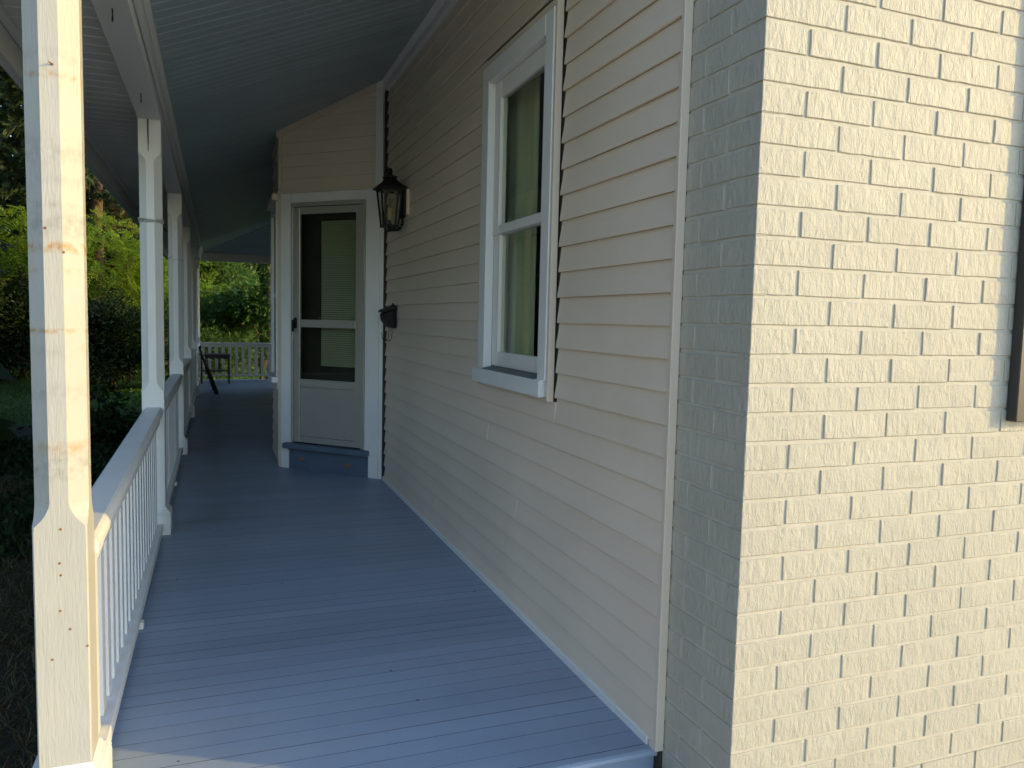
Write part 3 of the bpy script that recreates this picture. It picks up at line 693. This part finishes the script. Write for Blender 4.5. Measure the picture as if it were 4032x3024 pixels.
# ------------------------------------------------------------------ railings
def railing(label, x, y0, y1, zt0, zt1, ys=None, pitch_=.1185, foot=None):
    t = thing('porch_railing', label, 'railing', (x, (y0+y1)/2, 0), 'white slatted railings between the posts')
    def zt(yy): return zt0+(zt1-zt0)*(yy-y0)/(y1-y0)
    mb = MB(); pr = [(-.046, -.038), (-.048, -.016), (-.042, -.004), (-.034, 0), (.032, 0), (.040, -.006), (.048, -.020), (.046, -.038)]
    mb.v = [(x+a, yy, zt(yy)+b_) for yy in (y0, y1) for a, b_ in pr]; n = len(pr)
    mb.f = [tuple(range(n)), tuple(range(2*n-1, n-1, -1))] + [(k, (k+1) % n, n+(k+1) % n, n+k) for k in range(n)]
    mb.build('top_rail', M['white'], t)
    mb = MB(); mb.v = [(x+a, yy, zt(yy)+b_) for yy in (y0, y1) for a, b_ in ((-.03, -.085), (.03, -.085), (.03, -.039), (-.03, -.039))]
    mb.f = [(0, 1, 2, 3), (7, 6, 5, 4)] + [(k, (k+1) % 4, 4+(k+1) % 4, 4+k) for k in range(4)]
    mb.build('under_rail', M['white'], t, .002)
    MB().box((x-.038, y0, .026), (x+.041, y1, .064)).build('bottom_rail', M['white'], t, .003)
    if foot: MB().box((x+.012, foot-.02, 0), (x+.05, foot+.02, .026)).build('foot_block', M['white'], t, .003)
    sm_ = MB().box((-.011, -.027, 0), (.011, .027, 1.0)).mesh('baluster', M['white'], .0015)
    yy = ys or y0+.06
    while yy < y1-.04:
        o = put('baluster', sm_, t, (x+.004, yy, .065)); o.scale = (1, 1, zt(yy)-.086-.065); o.rotation_euler = (0, 0, random.uniform(-.02, .02)); yy += pitch_
    return t
RX = -1.455
railing('sunlit and shaded white railing from the near post to the wire-wrapped post', RX, 2.049, 4.474, .645, .684, 2.122, foot=3.14)
railing('white railing from the wire-wrapped second post to the third post', RX, 4.584, 7.019, .684, .678, foot=5.75)
railing('shaded railing from the third post to the fourth post', RX-.005, 7.129, 9.529, .678, .672)
railing('dark railing from the fourth to the fifth post, ahead of the folded chairs', RX-.01, 9.639, 12.069, .672, .668)
railing('dark railing behind the folded chairs and the black table', RX-.015, 12.179, 14.759, .668, .668)
er = thing('porch_railing', 'white railing across the far end of the porch, trees behind', 'railing', (0, 14.81, 0), 'white slatted railings between the posts')
MB().box((-1.42, 14.765, .642), (1.09, 14.865, .676)).build('top_rail', M['white'], er, .008)
MB().box((-1.42, 14.79, .595), (1.09, 14.84, .641)).build('under_rail', M['white'], er, .002)
MB().box((-1.42, 14.78, .072), (1.09, 14.85, .102)).build('bottom_rail', M['white'], er, .003)
sm_ = MB().box((-.0265, -.011, .1025), (.0265, .011, .5945)).mesh('baluster', M['white'], .0015)
x = -.821 - 5*.1117
while x < 1.06:
    put('baluster', sm_, er, (x, 14.81, 0)); x += .1117

# ------------------------------------------------------------------ lantern on the siding
def lantern():
    L = thing('wall_lantern', 'black four-sided glass lantern on the siding beside the door', 'lantern', (0, 4.945, 1.9))
    yl = 4.945; cx = -.118
    MB().box((-.026, 4.872, 1.826), (-.004, 5.012, 1.992)).build('mount_block', M['vtrim'], L, .006)
    MB().prism([(-.05, -.078), (-.036, -.092), (.036, -.092), (.05, -.078), (.05, .078), (.036, .092), (-.036, .092), (-.05, .078)], (-.042, -.026), 0, lambda xx, yy, zz: (xx, yl+yy, 1.905+zz)).build('back_plate', M['black'], L, .002)
    # body frame: four posts from bottom square to wider top square
    ht, hb, zt_, zb_ = .068, .046, 1.982, 1.762
    fm = MB()
    for sx in (-1, 1):
        for sy in (-1, 1):
            fm.tube([(cx+sx*hb, yl+sy*hb, zb_), (cx+sx*ht, yl+sy*ht, zt_)], .0062, 4)
    for hh, z in ((hb+.007, zb_-.006), (ht+.006, zt_-.004)):
        fm.box((cx-hh, yl-hh, z-.007), (cx+hh, yl-hh+.012, z+.007)); fm.box((cx-hh, yl+hh-.012, z-.007), (cx+hh, yl+hh, z+.007))
        fm.box((cx-hh, yl-hh+.012, z-.007), (cx-hh+.012, yl+hh-.012, z+.007)); fm.box((cx+hh-.012, yl-hh+.012, z-.007), (cx+hh, yl+hh-.012, z+.007))
    fm.box((cx-hb, yl-hb, zb_-.012), (cx+hb, yl+hb, zb_-.004))
    fm.build('frame', M['black'], L)
    for sx, sy in ((1, 0), (-1, 0), (0, 1), (0, -1)):
        g = MB()
        def c(h_, k, z): return (cx+(sx*h_ if sx else k*h_), yl+(sy*h_ if sy else k*h_), z)
        g.quad(c(hb, -.9, zb_), c(hb, .9, zb_), c(ht, .9, zt_), c(ht, -.9, zt_)); g.build('pane', M['lglass'], L)
    # concave hipped cap with collar and finial
    cp = MB(); pr = [(.092, 1.985), (.094, 1.992), (.070, 2.010), (.050, 2.026), (.036, 2.044), (.031, 2.054), (.040, 2.056), (.041, 2.063), (.030, 2.068), (.020, 2.072)]
    for a, z in pr:
        for px, py in ((-1, -1), (1, -1), (1, 1), (-1, 1)): cp.v.append((cx+px*a, yl+py*a, z))
    for k in range(len(pr)-1):
        for j_ in range(4): cp.f.append((k*4+j_, k*4+(j_+1) % 4, (k+1)*4+(j_+1) % 4, (k+1)*4+j_))
    cp.f += [(3, 2, 1, 0), tuple(len(cp.v)-4+j_ for j_ in range(4))]
    cp.build('cap', M['black'], L)
    MB().lathe([(.018, 2.071), (.018, 2.078), (.012, 2.082), (.017, 2.09), (.017, 2.105), (.010, 2.114), (.003, 2.118)], (cx, yl, 0), 8).build('finial', M['black'], L)
    pts = [(-.036, yl, 1.835)] + [(-.036 - .04*(1-math.cos(a)), yl, 1.79 - .055*math.sin(a)) for a in [i*pi/2/7 for i in range(8)]] + [(-.09, yl, 1.733), (cx, yl, 1.735)]
    MB().tube(pts, .0085, 8).build('arm', M['black'], L)
    MB().tube([(-.036, yl, 1.96), (-.045, yl, 1.985), (-.06, yl, 1.99)], .006, 6).build('top_strap', M['black'], L)
    MB().lathe([(.010, 1.722), (.015, 1.727), (.015, 1.74), (.009, 1.745), (.012, 1.757)], (cx, yl, 0), 8).build('stem', M['black'], L)
    MB().tube([(cx-.04, yl, 1.755), (cx-.03, yl, 1.742), (cx-.012, yl, 1.738)], .003, 5).tube([(cx+.04, yl, 1.755), (cx+.03, yl, 1.742), (cx+.012, yl, 1.738)], .003, 5).build('scroll', M['black'], L)
    MB().lathe([(.018, 1.757), (.012, 1.775), (.008, 1.785), (.010, 1.795)], (cx, yl, 0), 8).build('socket', M['black'], L)
    MB().lathe([(.0145, 1.795), (.0145, 1.868), (.011, 1.872)], (cx, yl, 0), 10).build('candle_tube', M['cream'], L)
    MB().lathe([(.006, 1.872), (.013, 1.89), (.011, 1.905), (.003, 1.93)], (cx, yl, 0), 8).build('bulb', M['lglass'], L)
lantern()

# ------------------------------------------------------------------ mailbox with newspaper hooks
def mailbox():
    B = thing('mailbox', 'small black wall mailbox with two wire newspaper hooks below', 'mailbox', (0, 5.30, 1.18))
    y0, y1 = 5.195, 5.405
    MB().prism([(y0, 1.112), (y1, 1.112), (y1, 1.255), (5.36, 1.268), (5.325, 1.270), (5.30, 1.284), (5.275, 1.270), (5.24, 1.268), (y0, 1.255)], (-.020, -.012), 0).build('back_plate', M['black'], B, .002)
    MB().prism([(-.020, 1.232), (-.080, 1.216), (-.088, 1.20), (-.082, 1.165), (-.058, 1.128), (-.044, 1.115), (-.020, 1.112)], (y0+.012, y1-.012), 1).build('box', M['black'], B, .003)
    MB().prism([(-.0195, 1.262), (-.030, 1.262), (-.060, 1.246), (-.085, 1.238), (-.100, 1.222), (-.100, 1.216), (-.086, 1.220), (-.0195, 1.236)], (y0+.004, y1-.004), 1).build('lid', M['black'], B, .002)
    MB().lathe([(.012, 0), (.010, .006), (.004, .012)], (-.092, 5.30, 1.226), 8).build('knob', M['black'], B)
    for yh in (5.245, 5.352):
        pts = [(-.03, yh, 1.118), (-.032, yh, 1.085), (-.034, yh, 1.055)] + [(-.034-.022*(1-math.cos(a)), yh, 1.05-.026*math.sin(a)) for a in [i*pi/8 for i in range(9)]] + [(-.080, yh, 1.068), (-.086, yh, 1.078)]
        MB().tube(pts, .0023, 5).build('newspaper_hook', M['black'], B)
mailbox()

# ------------------------------------------------------------------ things at the far end
t = thing('side_table', 'black wooden side table with scalloped apron before the far railing', 'table', (-1.18, 14.25, 0))
MB().box((-1.425, 14.02, .478), (-.935, 14.46, .497)).build('top', M['darkwood'], t, .004)
for xx in (-1.405, -.970):
    for yy in (14.04, 14.42): MB().prism([(xx-.0, yy), (xx+.026, yy), (xx+.026, yy+.026), (xx, yy+.026)], (0, .477), 2).build('leg', M['darkwood'], t, .003)
ap = [(-1.379, .477), (-.970, .477)] + [(-.970-.409*i/24, .425 + .012*math.cos(i/24*4*2*pi) + (-.015 if i in (0, 24) else 0)) for i in range(25)]
MB().prism([(a, b_) for a, b_ in ap], (14.045, 14.057), 1).build('apron', M['darkwood'], t)
MB().prism([(a, b_) for a, b_ in ap], (14.428, 14.44), 1).build('apron', M['darkwood'], t)
MB().box((-1.378, 14.05, .205), (-.970, 14.44, .22)).build('shelf', M['darkwood'], t, .003)
def folded_chair(label, yb, xb, xt, zt, dw):
    c = thing('folded_chair', label, 'folding chair', (xb, yb, 0), 'folded chairs leaning on the railing')
    def at(s, yy, o=0): return (xb+(xt-xb)*s - o*.6, yy, .012+(zt-.012)*s + o*.3)
    for yy in (yb, yb+.40): MB().tube([at(0, yy), at(.5, yy, .01), at(1, yy)], .014, 6).build('leg', M['darkwood'], c)
    for yy in (yb+.03, yb+.37): MB().tube([at(.0, yy, -.05), at(.55, yy, -.02), at(.93, yy, .0)], .013, 6).build('leg', M['darkwood'], c)
    for k, s in enumerate((.12, .30, .38, .46, .54, .62, .75, .83, .91)):
        p = [at(s-.03, yb+.015), at(s+.03, yb+.015), at(s+.03, yb+.385), at(s-.03, yb+.385)]
        mb = MB(); mb.v = [q for q in p] + [(q[0]+.012, q[1], q[2]+.006) for q in p]
        mb.f = [(0, 1, 2, 3), (7, 6, 5, 4)] + [(i, (i+1) % 4, 4+(i+1) % 4, 4+i) for i in range(4)]
        mb.build('slat', M['darkwood'], c)
folded_chair('dark folded slatted chair leaning on the railing, the nearer of two', 12.10, -1.165, -1.385, .70, .4)
folded_chair('dark folded slatted chair leaning on the railing, behind the other one', 12.72, -1.20, -1.39, .68, .4)

# ------------------------------------------------------------------ vegetation
def quads_mesh(name, V, m):
    """V: (n,4,3) array"""
    n = V.shape[0]; me = bpy.data.meshes.new(name)
    me.vertices.add(n*4); me.vertices.foreach_set('co', V.reshape(-1).astype(np.float32))
    me.loops.add(n*4); me.loops.foreach_set('vertex_index', np.arange(n*4, dtype=np.int32))
    me.polygons.add(n); me.polygons.foreach_set('loop_start', np.arange(0, n*4, 4, dtype=np.int32))
    me.update(calc_edges=True); me.materials.append(m); return me
def nrm(a): return a/np.maximum(np.linalg.norm(a, axis=-1, keepdims=True), 1e-9)
def leaves(c, d, L, Wd, r, curl=.15):
    """diamond leaves: c base (n,3), d direction (n,3)"""
    n = len(c); d = nrm(d); s = nrm(np.cross(d, nrm(r.normal(size=(n, 3))))); up_ = np.cross(s, d)
    L = (L*r.uniform(.65, 1.25, n))[:, None]; Wd = (Wd*r.uniform(.7, 1.2, n))[:, None]
    V = np.empty((n, 4, 3)); V[:, 0] = c; V[:, 1] = c + d*L*.45 + s*Wd*.5 + up_*L*curl*.4; V[:, 2] = c + d*L - up_*L*curl; V[:, 3] = c + d*L*.45 - s*Wd*.5 + up_*L*curl*.4
    return V
def broad_crown(center, rad, ncl, per, L, Wd, seed, cl=.28, shell=.55, droop=.4):
    r = np.random.default_rng(seed); center = np.array(center); rad = np.array(rad)
    u = nrm(r.normal(size=(ncl, 3))); rr = (shell + (1-shell)*r.random(ncl))**.6; lump = 1+.25*np.sin(u[:, :1]*5+seed)+.2*np.sin(u[:, 2:]*7+seed*2)
    cc = center + u*rr[:, None]*rad*lump
    k = np.repeat(np.arange(ncl), per); n = len(k); csz = cl*r.uniform(.5, 1.3, ncl)
    off = r.normal(size=(n, 3))*csz[k][:, None]*np.array([1, 1, .6]); c = cc[k]+off
    d = nrm(off+1e-6) + u[k]*.5 + r.normal(size=(n, 3))*.5 - np.array([0, 0, droop])
    return leaves(c, d, L, Wd, r), cc
def fronds(center, rad, nf, seed, flen=.46, pairs=8, lw=.036, ll=.11):
    r = np.random.default_rng(seed); center = np.array(center); rad = np.array(rad)
    u = nrm(r.normal(size=(nf, 3))); rr = (.35+.65*r.random(nf))**.7; lump = 1+.3*np.sin(u[:, :1]*4+seed)+.22*np.sin(u[:, 2:]*6+seed*2)
    b = center+u*rr[:, None]*rad*lump
    d = nrm(u*np.array([1, 1, .4])+r.normal(size=(nf, 3))*.55-np.array([0, 0, .25])); s = nrm(np.cross(d, nrm(np.array([0, 0, 1.])+r.normal(size=(nf, 3))*.4)))
    out = []
    fl = flen*r.uniform(.6, 1.2, nf)
    for i in range(pairs):
        t_ = (i+.6)/pairs; p = b + d*fl[:, None]*t_ - np.array([0, 0, 1.])*(fl*t_*t_*.35)[:, None]
        for sg in (-1, 1):
            ld = nrm(s*sg + d*.45 - np.array([0, 0, .25]) + r.normal(size=(nf, 3))*.15); L = ll*r.uniform(.75, 1.1, nf)[:, None]*(1-.3*abs(t_-.5)); wv = nrm(d - ld*np.sum(d*ld, 1, keepdims=True))
            V = np.empty((nf, 4, 3)); V[:, 0] = p; V[:, 1] = p+ld*L*.5+wv*lw*.5; V[:, 2] = p+ld*L; V[:, 3] = p+ld*L*.5-wv*lw*.5; out.append(V)
    return np.concatenate(out)
def conifer_needles(h, rad, z0, seed, whorl=.42, per=6, droop=.35, tw=14, nl=.26, nw=.05, hang=.8, sparse=0):
    r = np.random.default_rng(seed); out = []; br = []
    z = z0
    while z < h*.98:
        for a in range(per):
            if r.random() < sparse: continue
            az = r.random()*2*pi; Lb = rad*(1-(z/h))**.75*r.uniform(.7, 1.15)+.15
            dirv = np.array([math.cos(az), math.sin(az), 0.]); m_ = max(4, int(tw*Lb/2)*2)
            t_ = np.linspace(.12, 1, m_)[:, None]; p = np.array([0, 0, z+r.uniform(-.2, .2)]) + dirv*Lb*t_ + np.array([0, 0, 1.])*(.12*Lb*t_-droop*Lb*t_**2)
            br.append((p[0], p[-1], p[m_//2]))
            for q in range(6):
                n = m_; sd = np.cross(dirv, [0, 0, 1.]); side = sd*(r.uniform(-1, 1, n)[:, None])*1.0
                d = dirv*.5+side*.9+np.array([0, 0, -hang])*r.uniform(.2, 1.2, n)[:, None]+r.normal(size=(n, 3))*.2
                out.append(leaves(p+r.normal(size=(n, 3))*.05, d, nl, nw, r, .05))
        z += whorl*r.uniform(.8, 1.2)
    return np.concatenate(out), br
def trunk_mb(x, yy, z0, h, r0, r1, seed, lean=(0, 0), n=9):
    r = random.Random(seed); pts = []; rs = []
    for i in range(9):
        t_ = i/8; pts.append((x+lean[0]*t_+r.uniform(-.04, .04)*min(1, i), yy+lean[1]*t_+r.uniform(-.04, .04)*min(1, i), z0+h*t_)); rs.append((r0+(r1-r0)*t_)*(1.35 if i == 0 else 1))
    return MB().tube(pts, rs, n)
def tree(name, label, cat, x, yy, crownV, cm_, tr, bark, limbs=(), group=None):
    t_ = thing(name, label, cat, (x, yy, GZ), group)
    if tr: tr.build('trunk', bark, t_, 0, True)
    if limbs:
        mb = MB()
        for l_ in limbs: mb.tube(*l_)
        mb.build('limbs', bark, t_)
    if crownV is not None: put('crown', quads_mesh('crown', crownV, cm_), t_)
    return t_
def limb_set(base, ccs, r0, seed, k=10):
    r = random.Random(seed); out = []
    for c in r.sample(list(range(len(ccs))), min(k, len(ccs))):
        b_ = Vector(base) + Vector((0, 0, r.uniform(-.3, .3))); e = Vector(ccs[c]); mid = (b_+e)/2 + Vector((r.uniform(-.15, .15), r.uniform(-.15, .15), r.uniform(0, .25)))
        out.append(([b_, mid, e], [r0, r0*.6, r0*.2], 5))
    return out
def at_px(u, v, Y):
    """world point seen at photograph pixel (u,v) of the 2212-wide view, at depth y=Y"""
    d = fwd + rt*((u*1.82278-2016)/3071.13) - up*((v*1.82278-1512)/3071.13); o_ = Vector((-1.14, 0, 1.181)); return o_ + d*((Y-o_.y)/d.y)

# bright locusts in the sun
for (u, v, Y, rad, nf, lab, sd) in ((262, 570, 21, (1.25, 1.1, 1.15), 620, 'bright yellow-green locust sapling in the sun between the first two posts', 3),
                                    (345, 590, 23, (.9, .9, 1.3), 520, 'bright locust sapling showing in the slit beside the second post', 4),
                                    (28, 520, 22, (.95, .9, 1.0), 460, 'sunlit locust foliage left of the near post, under dark branches', 5)):
    c = at_px(u, v, Y)
    V = fronds(tuple(c), rad, nf, sd)
    tree('locust_tree', lab, 'tree', c.x, c.y, V, M['lf_bright'], trunk_mb(c.x+.1, c.y+.2, GZ, c.z-GZ, .07, .03, sd), M['bark'])
# conifers with visible trunks behind the gap
c = at_px(207, 400, 24)
V, br = conifer_needles(15, 3.0, 3.4, 11, per=5, sparse=.35); V = V + np.array([c.x, c.y, GZ])
tree('conifer', 'tall conifer with sunlit peeling brown trunk beside the near post', 'tree', c.x, c.y, V, M['lf_con'], trunk_mb(c.x, c.y, GZ, 15.5, .20, .05, 1), M['bark'], [([(c.x, c.y, z_), (c.x+.9, c.y-.3, z_-.05), (c.x+1.6, c.y-.4, z_-.25)], [.035, .025, .008], 5) for z_ in (2.6, 3.5, 4.4, 5.1)])
c = at_px(243, 385, 26)
V, br = conifer_needles(14, 2.6, 4.2, 12, per=5, sparse=.35); V = V + np.array([c.x, c.y, GZ])
tree('conifer', 'second conifer trunk against the porch eave with bare pale branches', 'tree', c.x, c.y, V, M['lf_con'], trunk_mb(c.x, c.y, GZ, 14.5, .24, .05, 2), M['bark'], [([(c.x, c.y, z_), (c.x+s_*1.1, c.y-.3, z_+.1), (c.x+s_*1.9, c.y-.4, z_-.05)], [.03, .02, .008], 5) for z_, s_ in ((3.2, 1), (3.7, -1), (4.3, 1), (4.8, -1), (2.5, 1))])
# drooping dead sprays below it
c = at_px(275, 460, 25)
V = conifer_needles(3.0, 1.3, .3, 13, per=6, hang=1.4, nw=.03)[0] + np.array([c.x, c.y, c.z-1.6])
tree('dead_branch', 'dry yellowish hanging conifer branch beside the second post', 'branch', c.x, c.y, V, M['lf_dead'], None, None)
# large dark hemlock at the left edge
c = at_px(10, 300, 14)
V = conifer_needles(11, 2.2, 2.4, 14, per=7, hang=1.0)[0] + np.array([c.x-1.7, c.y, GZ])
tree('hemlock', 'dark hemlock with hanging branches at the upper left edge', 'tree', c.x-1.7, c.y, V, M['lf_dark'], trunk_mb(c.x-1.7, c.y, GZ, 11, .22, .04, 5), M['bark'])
# dark yew-like bush between the first two posts
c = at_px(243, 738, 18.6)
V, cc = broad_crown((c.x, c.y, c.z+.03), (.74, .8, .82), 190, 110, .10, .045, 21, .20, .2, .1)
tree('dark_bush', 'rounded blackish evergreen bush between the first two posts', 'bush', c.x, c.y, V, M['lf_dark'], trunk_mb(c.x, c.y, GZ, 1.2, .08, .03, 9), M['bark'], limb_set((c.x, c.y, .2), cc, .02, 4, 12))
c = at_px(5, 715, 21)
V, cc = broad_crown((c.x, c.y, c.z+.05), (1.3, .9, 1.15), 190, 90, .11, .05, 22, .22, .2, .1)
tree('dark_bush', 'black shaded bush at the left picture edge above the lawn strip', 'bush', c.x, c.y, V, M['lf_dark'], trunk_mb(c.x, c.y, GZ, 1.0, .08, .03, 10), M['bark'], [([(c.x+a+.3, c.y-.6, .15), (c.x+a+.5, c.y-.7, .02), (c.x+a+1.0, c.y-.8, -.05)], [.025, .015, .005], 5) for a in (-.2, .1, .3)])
c = at_px(228, 850, 11)
V, cc = broad_crown((c.x, c.y, c.z-.25), (.20, .2, .42), 26, 26, .10, .05, 23, .07, .2, .5)
tree('leafy_plant', 'dark leafy weed standing just behind the near railing', 'plant', c.x, c.y, V, M['lf_dark'], trunk_mb(c.x, c.y, GZ, .6, .012, .006, 11), M['bark'])
# far gap past the end railing
spec = [(445, 640, 24, (1.3, 1.2, 1.5), 190, 110, .13, .075, 'lf_mid', 'loose green shrub beyond the far railing, left part of the gap', 31),
        (478, 712, 20.5, (.62, .7, .75), 110, 110, .10, .06, 'lf_mid', 'low green shrub beyond the far railing behind the black table', 32),
        (562, 655, 19.5, (.60, .7, .34), 80, 100, .12, .07, 'lf_ivy', 'fresh green branch hanging before the pale wall at the far end', 33),
        (440, 770, 18.5, (.7, .5, .55), 90, 90, .10, .06, 'lf_mid', 'green shrub behind the left half of the end railing', 34)]
for (u, v, Y, rad, ncl, per, L, Wd, mm, lab, sd) in spec:
    c = at_px(u, v, Y); V, cc = broad_crown(tuple(c), rad, ncl, per, L, Wd, sd, .22, .3, .4)
    tree('shrub', lab, 'shrub', c.x, c.y, V, M[mm], trunk_mb(c.x, c.y, GZ, c.z-GZ, .04, .02, sd), M['bark'], limb_set((c.x, c.y, max(GZ+.2, c.z-.6)), cc, .018, sd, 12))
c = at_px(545, 500, 27)
V = conifer_needles(10, 3.0, 2.0, 36, per=7, hang=1.3, nw=.045)[0] + np.array([c.x+.3, c.y, GZ])
tree('hemlock', 'hanging hemlock sprays at the top right of the far gap', 'tree', c.x+.3, c.y, V, M['lf_con'], trunk_mb(c.x+.3, c.y, GZ, 10, .2, .04, 37), M['bark'])
c = at_px(478, 600, 31)
V, cc = broad_crown((c.x, c.y, c.z+1.7), (2.4, 1.6, 2.3), 260, 90, .16, .09, 38, .35, .3, .4)
tree('broadleaf_tree', 'sun-flecked broadleaf tree filling the back of the far gap', 'tree', c.x, c.y, V, M['lf_mid'], trunk_mb(c.x, c.y, GZ, 3.5, .14, .08, 39), M['bark'], limb_set((c.x, c.y, 2.4), cc, .05, 40, 14))
V = fronds(tuple(at_px(455, 622, 21.5)), (.22, .2, .18), 60, 41); c = at_px(455, 622, 21.5)
tree('locust_sprig', 'bright yellow-green sprig catching the sun in the far gap', 'branch', c.x, c.y, V, M['lf_bright'], None, None)
# pale-barked trunk with ivy
c = at_px(585, 760, 18.2)
tv = thing('ivy_trunk', 'pale grey tree trunk with ivy at the right end of the far railing', 'tree', (c.x, c.y, GZ))
trunk_mb(c.x+.03, c.y, GZ, 6, .13, .08, 44).build('trunk', M['paleb'], tv, 0, True)
r = np.random.default_rng(45); n = 1500; zz = r.uniform(.2, 4.5, n); an = r.uniform(pi*.6, pi*1.6, n); rr = .13+r.uniform(0, .10, n)
cv = np.stack([c.x+.03+np.cos(an)*rr, c.y+np.sin(an)*rr, zz], 1); dv = np.stack([np.cos(an), np.sin(an), -r.uniform(.2, 1, n)], 1)
put('ivy', quads_mesh('ivy', leaves(cv, dv, .09, .07, r), M['lf_ivy']), tv)
# pale building far behind
c = at_px(542, 712, 38)
bd = thing('shed', 'pale grey building wall showing through the leaves at the far end', 'building', (c.x, c.y, GZ))
MB().box((c.x-.75, c.y, GZ), (c.x+2.2, c.y+3, 1.35)).build('wall', M['shed'], bd)
MB().prism([(c.x-1.0, 1.30), (c.x+.72, 2.5), (c.x+2.45, 1.30), (c.x+2.45, 1.40), (c.x+.72, 2.62), (c.x-1.0, 1.40)], (c.y-.2, c.y+3.2), 1).build('roof', M['roofing'], bd)
MB().prism([(c.x-.75, 1.35), (c.x+2.2, 1.35), (c.x+.72, 2.40)], (c.y+.01, c.y+.05), 1).build('gable', M['shed'], bd)
MB().box((c.x+.35, c.y-.03, .1), (c.x+.95, c.y-.002, 1.0)).build('window', M['inner'], bd, .01)

# woods closing the view, plus unseen trees on the left added to darken the porch
def woods(name, spots, seed, m, n_leaf=2600, h=(7, 12), L=.34, Wd=.2):
    r = np.random.default_rng(seed); out = []
    for (x, yy) in spots:
        hh = r.uniform(*h); n = n_leaf; t_ = r.random(n)**.8
        zz = GZ + .2 + hh*t_; rad = (2.3*(1-.55*t_))*np.sqrt(r.random(n)); az = r.random(n)*2*pi
        cl = .5*np.sin(az*3+x)+.4*np.sin(zz*1.7+yy)
        cc = np.stack([x+np.cos(az)*(rad+.35*cl), yy+np.sin(az)*(rad+.35*cl), zz], 1)
        d = np.stack([np.cos(az), np.sin(az), -.6+0*az], 1)+r.normal(size=(n, 3))*.6
        out.append(leaves(cc, d, L, Wd, r))
    o = put(name, quads_mesh(name, np.concatenate(out), m)); o['kind'] = 'stuff'; return o
sp = []
for k, az in enumerate(np.linspace(-20, 9, 16)):
    Y = 33+5*math.sin(k*2.1); sp.append((-1.14+Y*math.tan(R(az)), Y))
for k, az in enumerate(np.linspace(-19, 8, 13)):
    Y = 45+3*math.sin(k*1.3); sp.append((-1.14+Y*math.tan(R(az)), Y))
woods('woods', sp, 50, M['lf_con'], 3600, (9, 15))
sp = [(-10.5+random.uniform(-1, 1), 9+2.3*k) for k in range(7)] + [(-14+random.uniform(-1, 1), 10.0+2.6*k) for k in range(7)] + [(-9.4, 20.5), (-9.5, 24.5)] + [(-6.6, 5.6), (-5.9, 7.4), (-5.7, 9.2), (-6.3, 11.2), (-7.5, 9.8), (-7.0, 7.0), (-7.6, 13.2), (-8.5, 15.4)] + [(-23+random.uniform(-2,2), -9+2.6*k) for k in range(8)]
woods('added_side_woods', sp, 51, M['lf_dark'], 6500, (9, 13), .40, .25)

# ground cover and grass
def scatter(name, m, n, box, L, Wd, seed, tilt=.6, keep=None):
    r = np.random.default_rng(seed); x = r.uniform(box[0], box[1], n); yy = r.uniform(box[2], box[3], n)
    if keep is not None: k = keep(x, yy, r); x, yy = x[k], yy[k]
    n = len(x); c_ = np.stack([x, yy, np.full(n, GZ+.002)], 1); d = np.stack([r.normal(size=n)*tilt, r.normal(size=n)*tilt, np.ones(n)], 1)
    o = put(name, quads_mesh(name, leaves(c_, d, L, Wd, r, .2), m)); o['kind'] = 'stuff'; return o
scatter('dry_grass', M['blade'], 42000, (-4.2, -1.62, 2.2, 9), .085, .006, 60, 1.1)
scatter('lawn_grass', M['blade2'], 60000, (-9, 2.5, 13, 24), .09, .012, 61, .7)
def patch(x, yy, r): return (np.sin(x*2.3)+np.sin(yy*1.7+x)+r.normal(size=len(x))*.6) > -.5
scatter('ground_cover', M['lf_dark'], 60000, (-7.0, -1.7, 6.0, 12.8), .11, .06, 62, 1.2, patch)
scatter('end_ground_cover', M['lf_ivy'], 9000, (-3, 3, 15.3, 19), .10, .06, 63, 1.2)
